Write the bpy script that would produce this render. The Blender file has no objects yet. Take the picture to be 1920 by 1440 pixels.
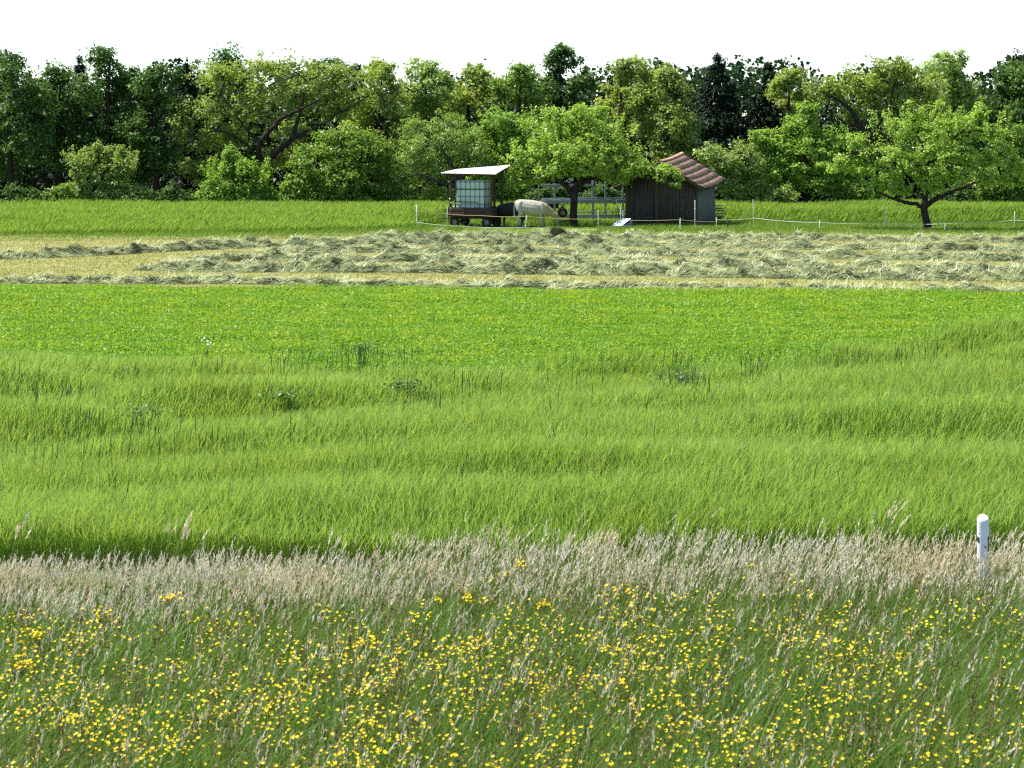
import bpy, bmesh, math, random
import numpy as np
from mathutils import Vector, Matrix

random.seed(7)
RNG = np.random.default_rng(11)
R = math.radians
SC = bpy.context.scene
COL = SC.collection

# ------------------------------------------------------------------ camera, sky, sun, exposure
FPX, CAM_H, HOR = 4533.0, 4.99, 237.0          # focal length in photo pixels, eye height, horizon row
cam_d = bpy.data.cameras.new('camera')
cam = bpy.data.objects.new('camera', cam_d)
COL.objects.link(cam)
cam.location = (0, 0, CAM_H)
cam.rotation_euler = (R(90), 0, 0)
cam_d.sensor_width = 36.0
cam_d.lens = FPX / 1920 * 36
cam_d.shift_y = -(720 - HOR) / 1920
cam_d.clip_start = 0.5
cam_d.clip_end = 6000
cam_d.dof.use_dof = True
cam_d.dof.focus_distance = 85
cam_d.dof.aperture_fstop = 8
SC.camera = cam

SUNV = Vector((-0.55, 0.12, 1.0)).normalized()   # towards the sun: high, from behind on the left
world = bpy.data.worlds.new('World')
SC.world = world
world.use_nodes = True
wn = world.node_tree.nodes
wl = world.node_tree.links
bg = wn['Background']
sky = wn.new('ShaderNodeTexSky')
sky.sky_type = 'NISHITA'
sky.sun_disc = False
sky.sun_elevation = math.asin(SUNV.z)
sky.sun_rotation = math.atan2(SUNV.x, SUNV.y)
sky.air_density = 0.8
sky.ozone_density = 2.5
sky.dust_density = 0.1
wl.new(sky.outputs[0], bg.inputs[0])
bg.inputs[1].default_value = 0.12
sd = bpy.data.lights.new('sun', 'SUN')
sd.energy = 5.0
sd.angle = R(0.5)
sd.color = (1.0, 0.95, 0.86)
sun = bpy.data.objects.new('sun', sd)
COL.objects.link(sun)
sun.rotation_euler = SUNV.to_track_quat('Z', 'Y').to_euler()
sun.location = (-30, 60, 60)
SC.view_settings.view_transform = 'Standard'
SC.view_settings.look = 'None'
SC.view_settings.gamma = 1
SC.view_settings.exposure = 0.95
SC.render.engine = 'CYCLES'
SC.cycles.use_denoising = False
SC.cycles.filter_width = 1.3
SC.cycles.max_bounces = 7
SC.cycles.diffuse_bounces = 3
SC.cycles.transmission_bounces = 4
SC.cycles.glossy_bounces = 2
SC.cycles.caustics_reflective = False
SC.cycles.caustics_refractive = False


# ------------------------------------------------------------------ helpers
def depth(py, z=0.0):                 # distance at which something z metres up is seen on row py
    return FPX * (CAM_H - z) / (py - HOR)


def across(px, Y):
    return (px - 960.0) * Y / FPX


def height(py, Y):
    return CAM_H - (py - HOR) * Y / FPX


def ground_at(px, py):
    Y = depth(py)
    return np.array([across(px, Y), Y, 0.0])


def at(px, py, Y):
    return np.array([across(px, Y), Y, height(py, Y)])


def tag(o, label=None, cat=None, group=None, kind=None):
    if label: o['label'] = label
    if cat: o['category'] = cat
    if group: o['group'] = group
    if kind: o['kind'] = kind
    return o


def empty(name, loc, rz=0.0, **kw):
    o = bpy.data.objects.new(name, None)
    COL.objects.link(o)
    o.location = [float(v) for v in loc]
    o.rotation_euler = (0, 0, rz)
    o.empty_display_size = 0.3
    return tag(o, **kw)


def link_mesh(name, me, mats, parent=None, smooth=False):
    for m in (mats if isinstance(mats, (list, tuple)) else [mats]):
        me.materials.append(m)
    o = bpy.data.objects.new(name, me)
    COL.objects.link(o)
    if parent is not None:
        o.parent = parent
    if smooth:
        me.polygons.foreach_set('use_smooth', np.ones(len(me.polygons), dtype=bool))
    return o


def np_mesh(name, V, F, mats, parent=None, mi=None, smooth=False):
    """mesh of quads straight from arrays"""
    V = np.ascontiguousarray(V, dtype=np.float32)
    F = np.ascontiguousarray(F, dtype=np.int32)
    me = bpy.data.meshes.new(name)
    me.vertices.add(len(V))
    me.vertices.foreach_set('co', V.ravel())
    me.loops.add(F.size)
    me.loops.foreach_set('vertex_index', F.ravel())
    me.polygons.add(len(F))
    me.polygons.foreach_set('loop_start', np.arange(0, F.size, F.shape[1], dtype=np.int32))
    if mi is not None:
        me.polygons.foreach_set('material_index', np.ascontiguousarray(mi, dtype=np.int32))
    me.update(calc_edges=True)
    return link_mesh(name, me, mats, parent, smooth)


class Soup:
    """gathers quads in arrays"""
    def __init__(self):
        self.V, self.F, self.M, self.n = [], [], [], 0

    def add(self, V, F, m=0):
        V = np.asarray(V, dtype=np.float32).reshape(-1, 3)
        F = np.asarray(F, dtype=np.int64).reshape(-1, 4)
        self.V.append(V)
        self.F.append(F + self.n)
        self.M.append(np.full(len(F), m))
        self.n += len(V)

    def build(self, name, mats, parent=None, smooth=False):
        return np_mesh(name, np.concatenate(self.V), np.concatenate(self.F), mats, parent,
                       np.concatenate(self.M), smooth)


def ribbons(base, direc, length, width, bend, segs, yaw, tip=0.1, droop=0.0):
    """n curved tapering blades: base (n,3), direc (n,3), bend (n,3) sideways shift at the tip"""
    n = len(base)
    t = np.linspace(0, 1, segs + 1)
    L = length[:, None, None]
    c = base[:, None, :] + direc[:, None, :] * L * t[None, :, None] + bend[:, None, :] * (t ** 2)[None, :, None]
    if np.any(droop):
        c[:, :, 2] -= (np.asarray(droop).reshape(-1, 1) * (t ** 3)[None, :])
    side = np.stack([np.cos(yaw), np.sin(yaw), np.zeros(n)], 1)
    w = width[:, None] * (1 - (1 - tip) * t[None, :] ** 1.5) * 0.5
    a = c - side[:, None, :] * w[:, :, None]
    b = c + side[:, None, :] * w[:, :, None]
    V = np.stack([a, b], 2).reshape(n, -1, 3)
    k = (segs + 1) * 2
    f = np.array([[2 * i, 2 * i + 1, 2 * i + 3, 2 * i + 2] for i in range(segs)])
    F = f[None] + (np.arange(n) * k)[:, None, None]
    return V.reshape(-1, 3), F.reshape(-1, 4), c[:, -1, :]


def unit(v):
    return v / np.maximum(np.linalg.norm(v, axis=-1, keepdims=True), 1e-6)


def leaves(c, size, nrm, rng, aspect=0.6):
    """n diamond leaves at c facing nrm"""
    n = len(c)
    r = rng.normal(size=(n, 3))
    a = unit(np.cross(nrm, r))
    b = np.cross(nrm, a)
    s = size[:, None]
    fold = nrm * s * 0.14
    V = np.stack([c - a * s * .5, c + b * s * .5 * aspect + fold, c + a * s * .5, c - b * s * .5 * aspect + fold], 1)
    F = np.arange(n * 4).reshape(n, 4)
    return V.reshape(-1, 3), F


def vnoise(x, y, seed):
    g = np.random.default_rng(seed).random((256, 256))
    xi, yi = np.floor(x).astype(int), np.floor(y).astype(int)
    fx, fy = x - xi, y - yi
    fx, fy = fx * fx * (3 - 2 * fx), fy * fy * (3 - 2 * fy)
    G = lambda i, j: g[i % 256, j % 256]
    return (G(xi, yi) * (1 - fx) + G(xi + 1, yi) * fx) * (1 - fy) + (G(xi, yi + 1) * (1 - fx) + G(xi + 1, yi + 1) * fx) * fy


def tube_into(s, pts, rad, sides=7, m=0, cap=True):
    pts = np.asarray(pts, float)
    rad = np.asarray(rad, float) * np.ones(len(pts))
    d = np.gradient(pts, axis=0)
    d = unit(d)
    ref = np.array([0.3, 0.9, 0.1]) if abs(d[0][2]) > 0.8 else np.array([0, 0, 1.0])
    u = unit(np.cross(d, ref))
    v = np.cross(d, u)
    ang = np.linspace(0, 2 * np.pi, sides, endpoint=False)
    V = pts[:, None, :] + rad[:, None, None] * (u[:, None, :] * np.cos(ang)[None, :, None] + v[:, None, :] * np.sin(ang)[None, :, None])
    n = len(pts)
    F = []
    for i in range(n - 1):
        for j in range(sides):
            k = (j + 1) % sides
            F.append((i * sides + j, i * sides + k, (i + 1) * sides + k, (i + 1) * sides + j))
    V = V.reshape(-1, 3)
    if cap:
        V = np.concatenate([V, pts[:1], pts[-1:]])
        a, b = n * sides, n * sides + 1
        for j in range(0, sides, 2):
            k, l = (j + 1) % sides, (j + 2) % sides
            F.append((a, l, k, j))
            o = (n - 1) * sides
            F.append((b, o + j, o + k, o + l))
    s.add(V, F, m)


def curve_pts(ctrl, n=10):
    """Catmull-Rom through control points"""
    P = np.asarray(ctrl, float)
    P = np.concatenate([2 * P[:1] - P[1:2], P, 2 * P[-1:] - P[-2:-1]])
    out = []
    segs = len(P) - 3
    for i in range(segs):
        p0, p1, p2, p3 = P[i:i + 4]
        for t in np.linspace(0, 1, n, endpoint=(i == segs - 1)):
            out.append(0.5 * ((2 * p1) + (-p0 + p2) * t + (2 * p0 - 5 * p1 + 4 * p2 - p3) * t * t + (-p0 + 3 * p1 - 3 * p2 + p3) * t ** 3))
    return np.array(out)


def box_into(s, lo, hi, m=0, M=None):
    x0, y0, z0 = lo
    x1, y1, z1 = hi
    V = np.array([(x0, y0, z0), (x1, y0, z0), (x1, y1, z0), (x0, y1, z0), (x0, y0, z1), (x1, y0, z1), (x1, y1, z1), (x0, y1, z1)], float)
    if M is not None:
        V = np.array([tuple(M @ Vector(v)) for v in V])
    s.add(V, [(0, 3, 2, 1), (4, 5, 6, 7), (0, 1, 5, 4), (1, 2, 6, 5), (2, 3, 7, 6), (3, 0, 4, 7)], m)


def bevel(o, w=0.01, seg=2):
    md = o.modifiers.new('bevel', 'BEVEL')
    md.width = w
    md.segments = seg
    md.limit_method = 'ANGLE'
    return o


# ------------------------------------------------------------------ materials
def nodes(name):
    m = bpy.data.materials.new(name)
    m.use_nodes = True
    nt = m.node_tree
    return m, nt.nodes, nt.links, nt.nodes['Principled BSDF'], nt.nodes['Material Output']


def mixc(N, L, fac, a, b, mode='MIX'):
    x = N.new('ShaderNodeMix')
    x.data_type = 'RGBA'
    x.blend_type = mode
    for sock, v in ((x.inputs[0], fac), (x.inputs[6], a), (x.inputs[7], b)):
        if isinstance(v, (int, float)):
            sock.default_value = v
        elif isinstance(v, tuple):
            sock.default_value = (*v, 1)
        else:
            L.new(v, sock)
    return x.outputs[2]


def noise(N, L, scale, detail=4, rough=0.55, vec='Object', stretch=None):
    t = N.new('ShaderNodeTexNoise')
    t.inputs['Scale'].default_value = scale
    t.inputs['Detail'].default_value = detail
    t.inputs['Roughness'].default_value = rough
    if vec == 'World':
        src = N.new('ShaderNodeNewGeometry').outputs['Position']
    else:
        src = N.new('ShaderNodeTexCoord').outputs[vec]
    if stretch:
        mp = N.new('ShaderNodeMapping')
        mp.inputs['Scale'].default_value = stretch
        L.new(src, mp.inputs[0])
        src = mp.outputs[0]
    L.new(src, t.inputs['Vector'])
    return t.outputs[0]


def ramp(N, L, src, stops, interp='LINEAR'):
    r = N.new('ShaderNodeValToRGB')
    r.color_ramp.interpolation = interp
    el = r.color_ramp.elements
    while len(el) > 1:
        el.remove(el[-1])
    el[0].position = stops[0][0]
    el[0].color = (*stops[0][1], 1)
    for p, c in stops[1:]:
        e = el.new(p)
        e.color = (*c, 1)
    L.new(src, r.inputs[0])
    return r.outputs[0]


def leaf_mat(name, a, b, c=None, trans=0.45, rough=0.5, spec=0.4, nscale=0.6, tint=(1.12, 1.12, 0.72)):
    """foliage: every leaf its own tone between a and b, patches towards c, light passing through"""
    m, N, L, P, O = nodes(name)
    g = N.new('ShaderNodeNewGeometry')
    col = mixc(N, L, g.outputs['Random Per Island'], a, b)
    if c is not None:
        f = ramp(N, L, noise(N, L, nscale, 3, vec='World'), [(0.42, (0, 0, 0)), (0.62, (1, 1, 1))])
        col = mixc(N, L, f, col, c)
    L.new(col, P.inputs['Base Color'])
    P.inputs['Roughness'].default_value = rough
    P.inputs['Specular IOR Level'].default_value = spec
    t = N.new('ShaderNodeBsdfTranslucent')
    L.new(mixc(N, L, 1.0, col, tint, 'MULTIPLY'), t.inputs[0])
    mx = N.new('ShaderNodeMixShader')
    mx.inputs[0].default_value = trans
    L.new(P.outputs[0], mx.inputs[1])
    L.new(t.outputs[0], mx.inputs[2])
    L.new(mx.outputs[0], O.inputs[0])
    return m


def plain(name, a, b=None, scale=3.0, rough=0.7, spec=0.3, metal=0.0, stretch=None, bump=0.0, lo=0.35, hi=0.65):
    m, N, L, P, O = nodes(name)
    if b is None:
        b = tuple(v * 0.72 for v in a)
    n = noise(N, L, scale, 6, 0.62, stretch=stretch)
    L.new(ramp(N, L, n, [(lo, a), (hi, b)]), P.inputs['Base Color'])
    P.inputs['Roughness'].default_value = rough
    P.inputs['Specular IOR Level'].default_value = spec
    P.inputs['Metallic'].default_value = metal
    if bump:
        bp = N.new('ShaderNodeBump')
        bp.inputs['Strength'].default_value = bump
        bp.inputs['Distance'].default_value = 0.02
        L.new(n, bp.inputs['Height'])
        L.new(bp.outputs[0], P.inputs['Normal'])
    return m


BARK = plain('bark', (0.055, 0.042, 0.032), (0.022, 0.017, 0.013), 5, 0.9, 0.1, stretch=(3, 3, 0.7), bump=0.8)
BARK_GREY = plain('grey_bark', (0.10, 0.085, 0.07), (0.035, 0.03, 0.025), 5, 0.9, 0.1, stretch=(3, 3, 0.7), bump=0.8)
L_APPLE = leaf_mat('apple_leaf', (0.245, 0.376, 0.053), (0.459, 0.632, 0.134), None, 0.52, 0.42, 0.4)
L_BRIGHT = leaf_mat('bright_leaf', (0.184, 0.331, 0.046), (0.367, 0.542, 0.099), (0.291, 0.452, 0.063), 0.50, 0.5, 0.4)
L_MID = leaf_mat('mid_leaf', (0.137, 0.241, 0.032), (0.306, 0.452, 0.071), (0.184, 0.300, 0.046), 0.50, 0.45, 0.45)
L_DARK = leaf_mat('dark_leaf', (0.048, 0.113, 0.019), (0.144, 0.267, 0.047), (0.072, 0.143, 0.027), 0.42, 0.5, 0.35)
L_OLIVE = leaf_mat('olive_leaf', (0.233, 0.321, 0.050), (0.481, 0.581, 0.114), (0.268, 0.342, 0.091), 0.5, 0.5, 0.4)
L_GREY = leaf_mat('grey_green_leaf', (0.227, 0.340, 0.065), (0.455, 0.604, 0.173), (0.262, 0.378, 0.072), 0.45, 0.42, 0.5)
L_PALE = leaf_mat('pale_leaf', (0.250, 0.353, 0.076), (0.421, 0.522, 0.165), (0.296, 0.399, 0.090), 0.46, 0.45, 0.45)
L_SPRUCE = leaf_mat('spruce_needle', (0.010, 0.026, 0.012), (0.02, 0.042, 0.018), None, 0.12, 0.6, 0.25)
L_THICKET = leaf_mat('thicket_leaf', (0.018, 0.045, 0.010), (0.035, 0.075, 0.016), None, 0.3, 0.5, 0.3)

# ------------------------------------------------------------------ ground and road
def ground_mat():
    m, N, L, P, O = nodes('field_soil_and_turf')
    pos = N.new('ShaderNodeNewGeometry').outputs['Position']
    sp = N.new('ShaderNodeSeparateXYZ')
    L.new(pos, sp.inputs[0])
    wob = noise(N, L, 0.35, 3, vec='World')
    def math_(op, a, b):
        x = N.new('ShaderNodeMath')
        x.operation = op
        for i, v in enumerate((a, b)):
            if isinstance(v, (int, float)):
                x.inputs[i].default_value = v
            else:
                L.new(v, x.inputs[i])
        return x.outputs[0]
    t = math_('ADD', math_('ADD', sp.outputs[1], math_('MULTIPLY', sp.outputs[0], 0.13)), math_('MULTIPLY', wob, 1.2))
    t = math_('DIVIDE', t, 200.0)
    soil = (0.060, 0.085, 0.022)
    clover = (0.075, 0.14, 0.018)
    stub = (0.26, 0.26, 0.085)
    turf = (0.13, 0.20, 0.03)
    base = ramp(N, L, t, [(0.0, soil), (0.235, soil), (0.25, clover), (0.361, clover), (0.364, stub), (0.545, stub), (0.575, turf), (0.64, turf), (0.70, (0.03, 0.05, 0.012))])
    fine = noise(N, L, 7, 8, 0.7, vec='World')
    streak = noise(N, L, 0.9, 5, 0.6, vec='World', stretch=(0.35, 1.4, 1))
    col = mixc(N, L, 0.55, base, ramp(N, L, streak, [(0.35, (0.55, 0.6, 0.5)), (0.65, (1.35, 1.25, 1.2))]), 'MULTIPLY')
    col = mixc(N, L, 0.7, col, ramp(N, L, fine, [(0.3, (0.5, 0.55, 0.5)), (0.7, (1.4, 1.35, 1.3))]), 'MULTIPLY')
    L.new(col, P.inputs['Base Color'])
    P.inputs['Roughness'].default_value = 0.95
    P.inputs['Specular IOR Level'].default_value = 0.1
    bp = N.new('ShaderNodeBump')
    bp.inputs['Strength'].default_value = 0.7
    bp.inputs['Distance'].default_value = 0.06
    L.new(fine, bp.inputs['Height'])
    L.new(bp.outputs[0], P.inputs['Normal'])
    return m


def sheet(name, xs, ys, mat, z=lambda x, y: 0 * x):
    X, Y = np.meshgrid(xs, ys)
    V = np.stack([X, Y, z(X, Y)], -1).reshape(-1, 3)
    w, h = len(xs), len(ys)
    i = np.arange(w * h).reshape(h, w)
    F = np.stack([i[:-1, :-1], i[:-1, 1:], i[1:, 1:], i[1:, :-1]], -1).reshape(-1, 4)
    return np_mesh(name, V, F, mat, smooth=True)


tag(sheet('ground', np.array([-2500, -400, -80, -20, 0, 20, 80, 400, 2500.]),
          np.array([-300, 0, 20, 60, 100, 140, 200, 600, 3500.]), ground_mat()), kind='structure')
ROAD0, ROAD1 = 25.95, 26.95
road_m = plain('road_asphalt', (0.20, 0.195, 0.19), (0.13, 0.13, 0.13), 14, 0.9, 0.2, bump=0.3)
tag(sheet('road', np.linspace(-60, 60, 40), np.array([ROAD0, 26.45, ROAD1]), road_m,
          lambda x, y: 0.02 + 0.01 * (1 - np.abs(y - 26.45) / 0.5) + 0 * x), kind='structure')


# ------------------------------------------------------------------ crops and grasses (nobody could count these)
def scatter(n, y0, y1, margin, rng, pw=1.0):
    """points between two distances, as wide as the view plus a margin, denser when near for pw > 1"""
    Y = y0 + (y1 - y0) * rng.random(n * 2) ** pw
    half = 0.2118 * Y + margin
    keep = rng.random(n * 2) < half / half.max()
    Y, half = Y[keep][:n], half[keep][:n]
    X = (rng.random(len(Y)) * 2 - 1) * half
    return X, Y


# barley
def seg_dist(X, Y, pts):
    d = np.full(len(X), 1e9)
    for (ax, ay), (bx, by) in zip(pts[:-1], pts[1:]):
        t = np.clip(((X - ax) * (bx - ax) + (Y - ay) * (by - ay)) / ((bx - ax) ** 2 + (by - ay) ** 2), 0, 1)
        # the furrows run across the view: they are narrow in depth, long sideways
        d = np.minimum(d, np.hypot((X - ax - t * (bx - ax)), (Y - ay - t * (by - ay))))
    return d


def top_pt(px, py, z=0.6):
    Y = depth(py, z)
    return across(px, Y), Y


FURROWS = [[top_pt(*p) for p in ((-150, 808), (0, 797), (200, 780), (430, 758), (560, 742), (760, 726), (900, 712), (1060, 690), (1180, 672))],
           [top_pt(*p) for p in ((1180, 722), (1290, 704), (1420, 686), (1600, 668), (1800, 655))],
           [top_pt(*p) for p in ((-100, 735), (60, 722), (250, 702), (480, 690), (640, 676), (780, 662))]]


def barley_edge(X):        # far edge of the barley
    return 46.8 + 0.6 * np.sin(X * 0.9) + np.where(X > 2, 0.055 * (np.maximum(X - 2, 0)) ** 2.0, 0)


def barley_height(X, Y):
    a = vnoise(X / 6.5 + 40, Y / 1.5 + 3 + 0.06 * X, 1) - 0.5
    b = vnoise(X / 2.6 + 10, Y / 0.75 + 7, 2) - 0.5
    c = vnoise(X / 14 + 4, Y / 4.0 + 9, 3) - 0.5
    h = 0.68 + 0.60 * a + 0.18 * b + 0.16 * c
    for pts, dip, w in zip(FURROWS, (0.44, 0.36, 0.34), (1.5, 1.2, 1.3)):
        h -= dip * np.exp(-(seg_dist(X, Y, pts) / w) ** 2)
    return h * (0.52 + 0.48 * np.clip((Y - 27.1) / 4.0, 0, 1) ** 0.8)


def barley():
    rng = np.random.default_rng(21)
    X, Y = scatter(400000, 27.1, 55.0, 5.0, rng, 1.15)
    k = (Y < barley_edge(X) + rng.normal(size=len(X)) * 0.15) & (Y > 27.15 + 0.35 * vnoise(X * 1.3 + 60, X * 0, 5))
    X, Y = X[k], Y[k]
    n = len(X)
    h = np.maximum(barley_height(X, Y) * np.where(rng.random(n) < 0.25, 0.62 + 0.3 * rng.random(n), 1 + 0.06 * rng.normal(size=n)), 0.20)
    wind = vnoise(X / 3 + 5, Y / 1.5, 8)
    lean = np.stack([0.00 + 0.08 * wind + 0.12 * rng.normal(size=n), -0.02 + 0.10 * rng.normal(size=n), np.zeros(n)], 1)
    base = np.stack([X, Y, np.zeros(n)], 1)
    yaw = rng.normal(size=n) * 0.7
    far = np.clip(Y / 34, 0.85, 1.5)
    s = Soup()
    up = np.tile([0., 0., 1.], (n, 1))
    stem_h = np.maximum(h - 0.12, 0.1)
    V, F, tip = ribbons(base + up * 0.08, up, stem_h - 0.08, 0.006 * far, lean * 0.5, 2, yaw, 0.6)
    s.add(V, F, 0)
    el = (0.15 + 0.06 * rng.random(n))
    V, F, _ = ribbons(tip, unit(up + lean * 1.6), el, 0.0095 * far, lean * 0.3, 2, yaw + 0.3, 0.25, 0.02)
    s.add(V, F, 1)
    k = rng.random(n) < 0.8
    ld = unit(np.stack([0.2 + rng.normal(size=n) * 0.5, rng.normal(size=n) * 0.5, 0.8 + 0 * X], 1))[k]
    V, F, _ = ribbons((base + up * (stem_h * (0.35 + 0.4 * rng.random(n)))[:, None])[k], ld, (0.16 + 0.12 * rng.random(n))[k],
                      (0.013 * far)[k], np.zeros((k.sum(), 3)), 2, (yaw + 1.0)[k], 0.1, 0.09 * rng.random(k.sum()))
    s.add(V, F, 0)
    stalk = leaf_mat('barley_leaf', (0.107, 0.220, 0.022), (0.178, 0.302, 0.034), (0.148, 0.254, 0.024), 0.45, 0.5, 0.25, 0.25)
    ear = leaf_mat('barley_ear', (0.302, 0.464, 0.085), (0.402, 0.560, 0.131), (0.339, 0.474, 0.090), 0.45, 0.5, 0.25, 0.3, (1.15, 1.1, 0.7))
    o = s.build('barley', [stalk, ear])
    tag(o, 'tall green barley crop rippling in bands across the middle of the view', 'barley', kind='stuff')


barley()


def dark_stalks():
    """dark grass stalks that stand out above the barley, along the furrows and in loose groups"""
    rng = np.random.default_rng(5)
    P = []
    groups = [(560, 668, 60, 14, 40), (680, 655, 50, 10, 40), (770, 652, 35, 8, 22), (640, 650, 90, 8, 26), (390, 668, 30, 6, 12), (1270, 668, 35, 14, 30), (1410, 668, 16, 14, 34),
              (1300, 705, 45, 10, 44), (1740, 652, 20, 10, 28), (1680, 655, 25, 8, 22), (1590, 655, 30, 8, 18), (1810, 640, 20, 6, 14),
              (100, 720, 60, 14, 30), (250, 775, 80, 14, 46), (60, 800, 50, 14, 16), (390, 805, 60, 12, 22), (565, 775, 10, 6, 10), (690, 812, 12, 8, 7),
              (790, 735, 50, 14, 30), (860, 700, 60, 10, 30), (160, 770, 30, 12, 20), (1060, 700, 60, 10, 14), (40, 690, 30, 10, 12), (120, 830, 60, 16, 12), (1290, 890, 14, 14, 3)]
    for gx, gy, rx, ry, n in groups:
        for _ in range(int(n * 0.65)):
            P.append((gx + rng.normal() * rx * .6, gy + rng.normal() * ry * .6))
    for _ in range(110):
        P.append((rng.uniform(-60, 1980), rng.uniform(650, 960)))
    P = np.array(P)
    zt = 0.72 + 0.28 * rng.random(len(P))
    Y = FPX * (CAM_H - zt) / (P[:, 1] - HOR)
    X = (P[:, 0] - 960) * Y / FPX
    k = (Y > 28.6) & (Y < 60)
    X, Y, zt = X[k], Y[k], zt[k]
    n = len(X)
    s = Soup()
    up = unit(np.stack([0.08 + 0.12 * rng.normal(size=n), 0.1 * rng.normal(size=n), np.ones(n)], 1))
    V, F, tip = ribbons(np.stack([X, Y, np.zeros(n)], 1), up, zt - 0.14, np.full(n, 0.0075), np.zeros((n, 3)), 2, rng.normal(size=n) * 0.4, 0.7)
    s.add(V, F, 0)
    V, F, _ = ribbons(tip, up, 0.12 + 0.1 * rng.random(n), 0.014 + 0 * X, np.zeros((n, 3)), 2, rng.normal(size=n) * 0.4, 0.3)
    s.add(V, F, 0)
    m = leaf_mat('dark_stalk', (0.05, 0.10, 0.03), (0.10, 0.165, 0.06), None, 0.15, 0.6, 0.2)
    tag(s.build('dark_grass_stalks', m), 'dark upright grass stalks sticking out of the barley', 'stalks', kind='stuff')


dark_stalks()


def clover():
    rng = np.random.default_rng(31)
    X, Y = scatter(370000, 44.5, 76.8, 5.5, rng, 1.0)
    edge = 71.7 - 0.13 * X + 0.25 * (vnoise(X * 0.8 + 30, 0 * X, 4) - 0.5)
    k = (Y > barley_edge(X) - 0.3) & (Y < edge)
    X, Y = X[k], Y[k]
    n = len(X)
    h = 0.08 + 0.13 * vnoise(X / 1.6 + 9, Y / 1.0, 6) + 0.12 * vnoise(X / 5, Y / 2.5, 7)
    z = h * (0.45 + 0.6 * rng.random(n))
    s = Soup()
    nrm = unit(np.stack([rng.normal(size=n) * .55, rng.normal(size=n) * .55, 0.9 + 0 * X], 1))
    V, F = leaves(np.stack([X, Y, z], 1), (0.045 + 0.035 * rng.random(n)) * np.clip(Y / 55, 0.8, 1.4), nrm, rng, 0.75)
    s.add(V, F, 0)
    k = rng.random(n) < 0.38
    nk = k.sum()
    d = unit(np.stack([rng.normal(size=nk) * .4 + .15, rng.normal(size=nk) * .4, np.ones(nk)], 1))
    V, F, _ = ribbons(np.stack([X[k], Y[k], 0.03 + 0 * X[k]], 1), d, h[k] * 1.25, np.full(nk, 0.014), np.zeros((nk, 3)), 2, rng.normal(size=nk) * 0.8, 0.2)
    s.add(V, F, 1)
    a = leaf_mat('clover_leaf', (0.179, 0.333, 0.018), (0.247, 0.415, 0.031), (0.320, 0.441, 0.024), 0.45, 0.45, 0.24, 0.9)
    b = leaf_mat('clover_grass', (0.133, 0.290, 0.032), (0.190, 0.360, 0.048), None, 0.4, 0.4, 0.4)
    tag(s.build('clover_crop', [a, b]), 'bright green low leafy crop between barley and cut hay', 'clover', kind='stuff')


clover()


def stubble():
    rng = np.random.default_rng(41)
    X, Y = scatter(130000, 69.0, 118.0, 4, rng, 1.2)
    k = (Y > 71.8 - 0.13 * X) & (Y < 113)
    X, Y = X[k], Y[k]
    n = len(X)
    d = unit(np.stack([rng.normal(size=n) * .7, rng.normal(size=n) * .6, np.ones(n)], 1))
    s = Soup()
    V, F, _ = ribbons(np.stack([X, Y, 0 * X], 1), d, 0.03 + 0.06 * rng.random(n), np.full(n, 0.022), np.zeros((n, 3)), 1, rng.normal(size=n) * 0.9, 0.3)
    s.add(V, F)
    m = leaf_mat('cut_stubble', (0.26, 0.27, 0.075), (0.38, 0.35, 0.14), (0.28, 0.265, 0.09), 0.3, 0.6, 0.2, 0.4)
    tag(s.build('mown_stubble', m), 'short yellowish stubble of the mown hay meadow', 'stubble', kind='stuff')


stubble()


def crop_front(X):          # near edge of the tall grass crop in front of the wood
    px = 960 + X * FPX / 122
    return np.interp(px, [-200, 0, 330, 560, 700, 790, 850, 1300, 1360, 1500, 2200], [110, 110.5, 112, 113, 115.5, 119, 126.5, 126.5, 125, 123.5, 122.5])


def far_crop():
    rng = np.random.default_rng(51)
    X, Y = scatter(230000, 108, 131.5, 4, rng, 1.0)
    n = len(X)
    k = Y > crop_front(X) + 0.5 * rng.normal(size=n)
    X, Y = X[k], Y[k]
    n = len(X)
    edge = np.clip((Y - crop_front(X)) / np.where(X < -5, 6.0, 1.6), 0.0, 1)
    h = (0.24 + 0.56 * edge) * (0.72 + 0.36 * vnoise(X / 5 + 7, Y / 1.8, 9) + 0.22 * vnoise(X / 1.1 + 80, Y / 0.9, 29)) + 0.05 * rng.normal(size=n)
    h = np.maximum(h, 0.12)
    s = Soup()
    d = unit(np.stack([0.22 + rng.normal(size=n) * .2, rng.normal(size=n) * .2, np.ones(n)], 1))
    V, F, tip = ribbons(np.stack([X, Y, 0 * X], 1), d, h, np.full(n, 0.028), np.stack([0.10 + 0 * X, 0 * X, 0 * X], 1), 2, rng.normal(size=n) * 0.7, 0.3)
    s.add(V, F, 0)
    k = rng.random(n) < 0.8
    V, F, _ = ribbons(tip[k], d[k], np.full(k.sum(), 0.16), np.full(k.sum(), 0.03), np.stack([0.05 + 0 * X[k], 0 * X[k], 0 * X[k]], 1), 1, rng.normal(size=k.sum()) * 0.7, 0.2)
    s.add(V, F, 1)
    a = leaf_mat('far_crop_leaf', (0.090, 0.193, 0.015), (0.153, 0.267, 0.027), (0.126, 0.221, 0.020), 0.45, 0.5, 0.25, 0.2)
    b = leaf_mat('far_crop_ear', (0.254, 0.397, 0.053), (0.351, 0.487, 0.076), None, 0.45, 0.5, 0.25)
    tag(s.build('tall_grass_crop', [a, b]), 'tall green crop standing in front of the wood edge', 'crop', kind='stuff')


far_crop()


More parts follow.
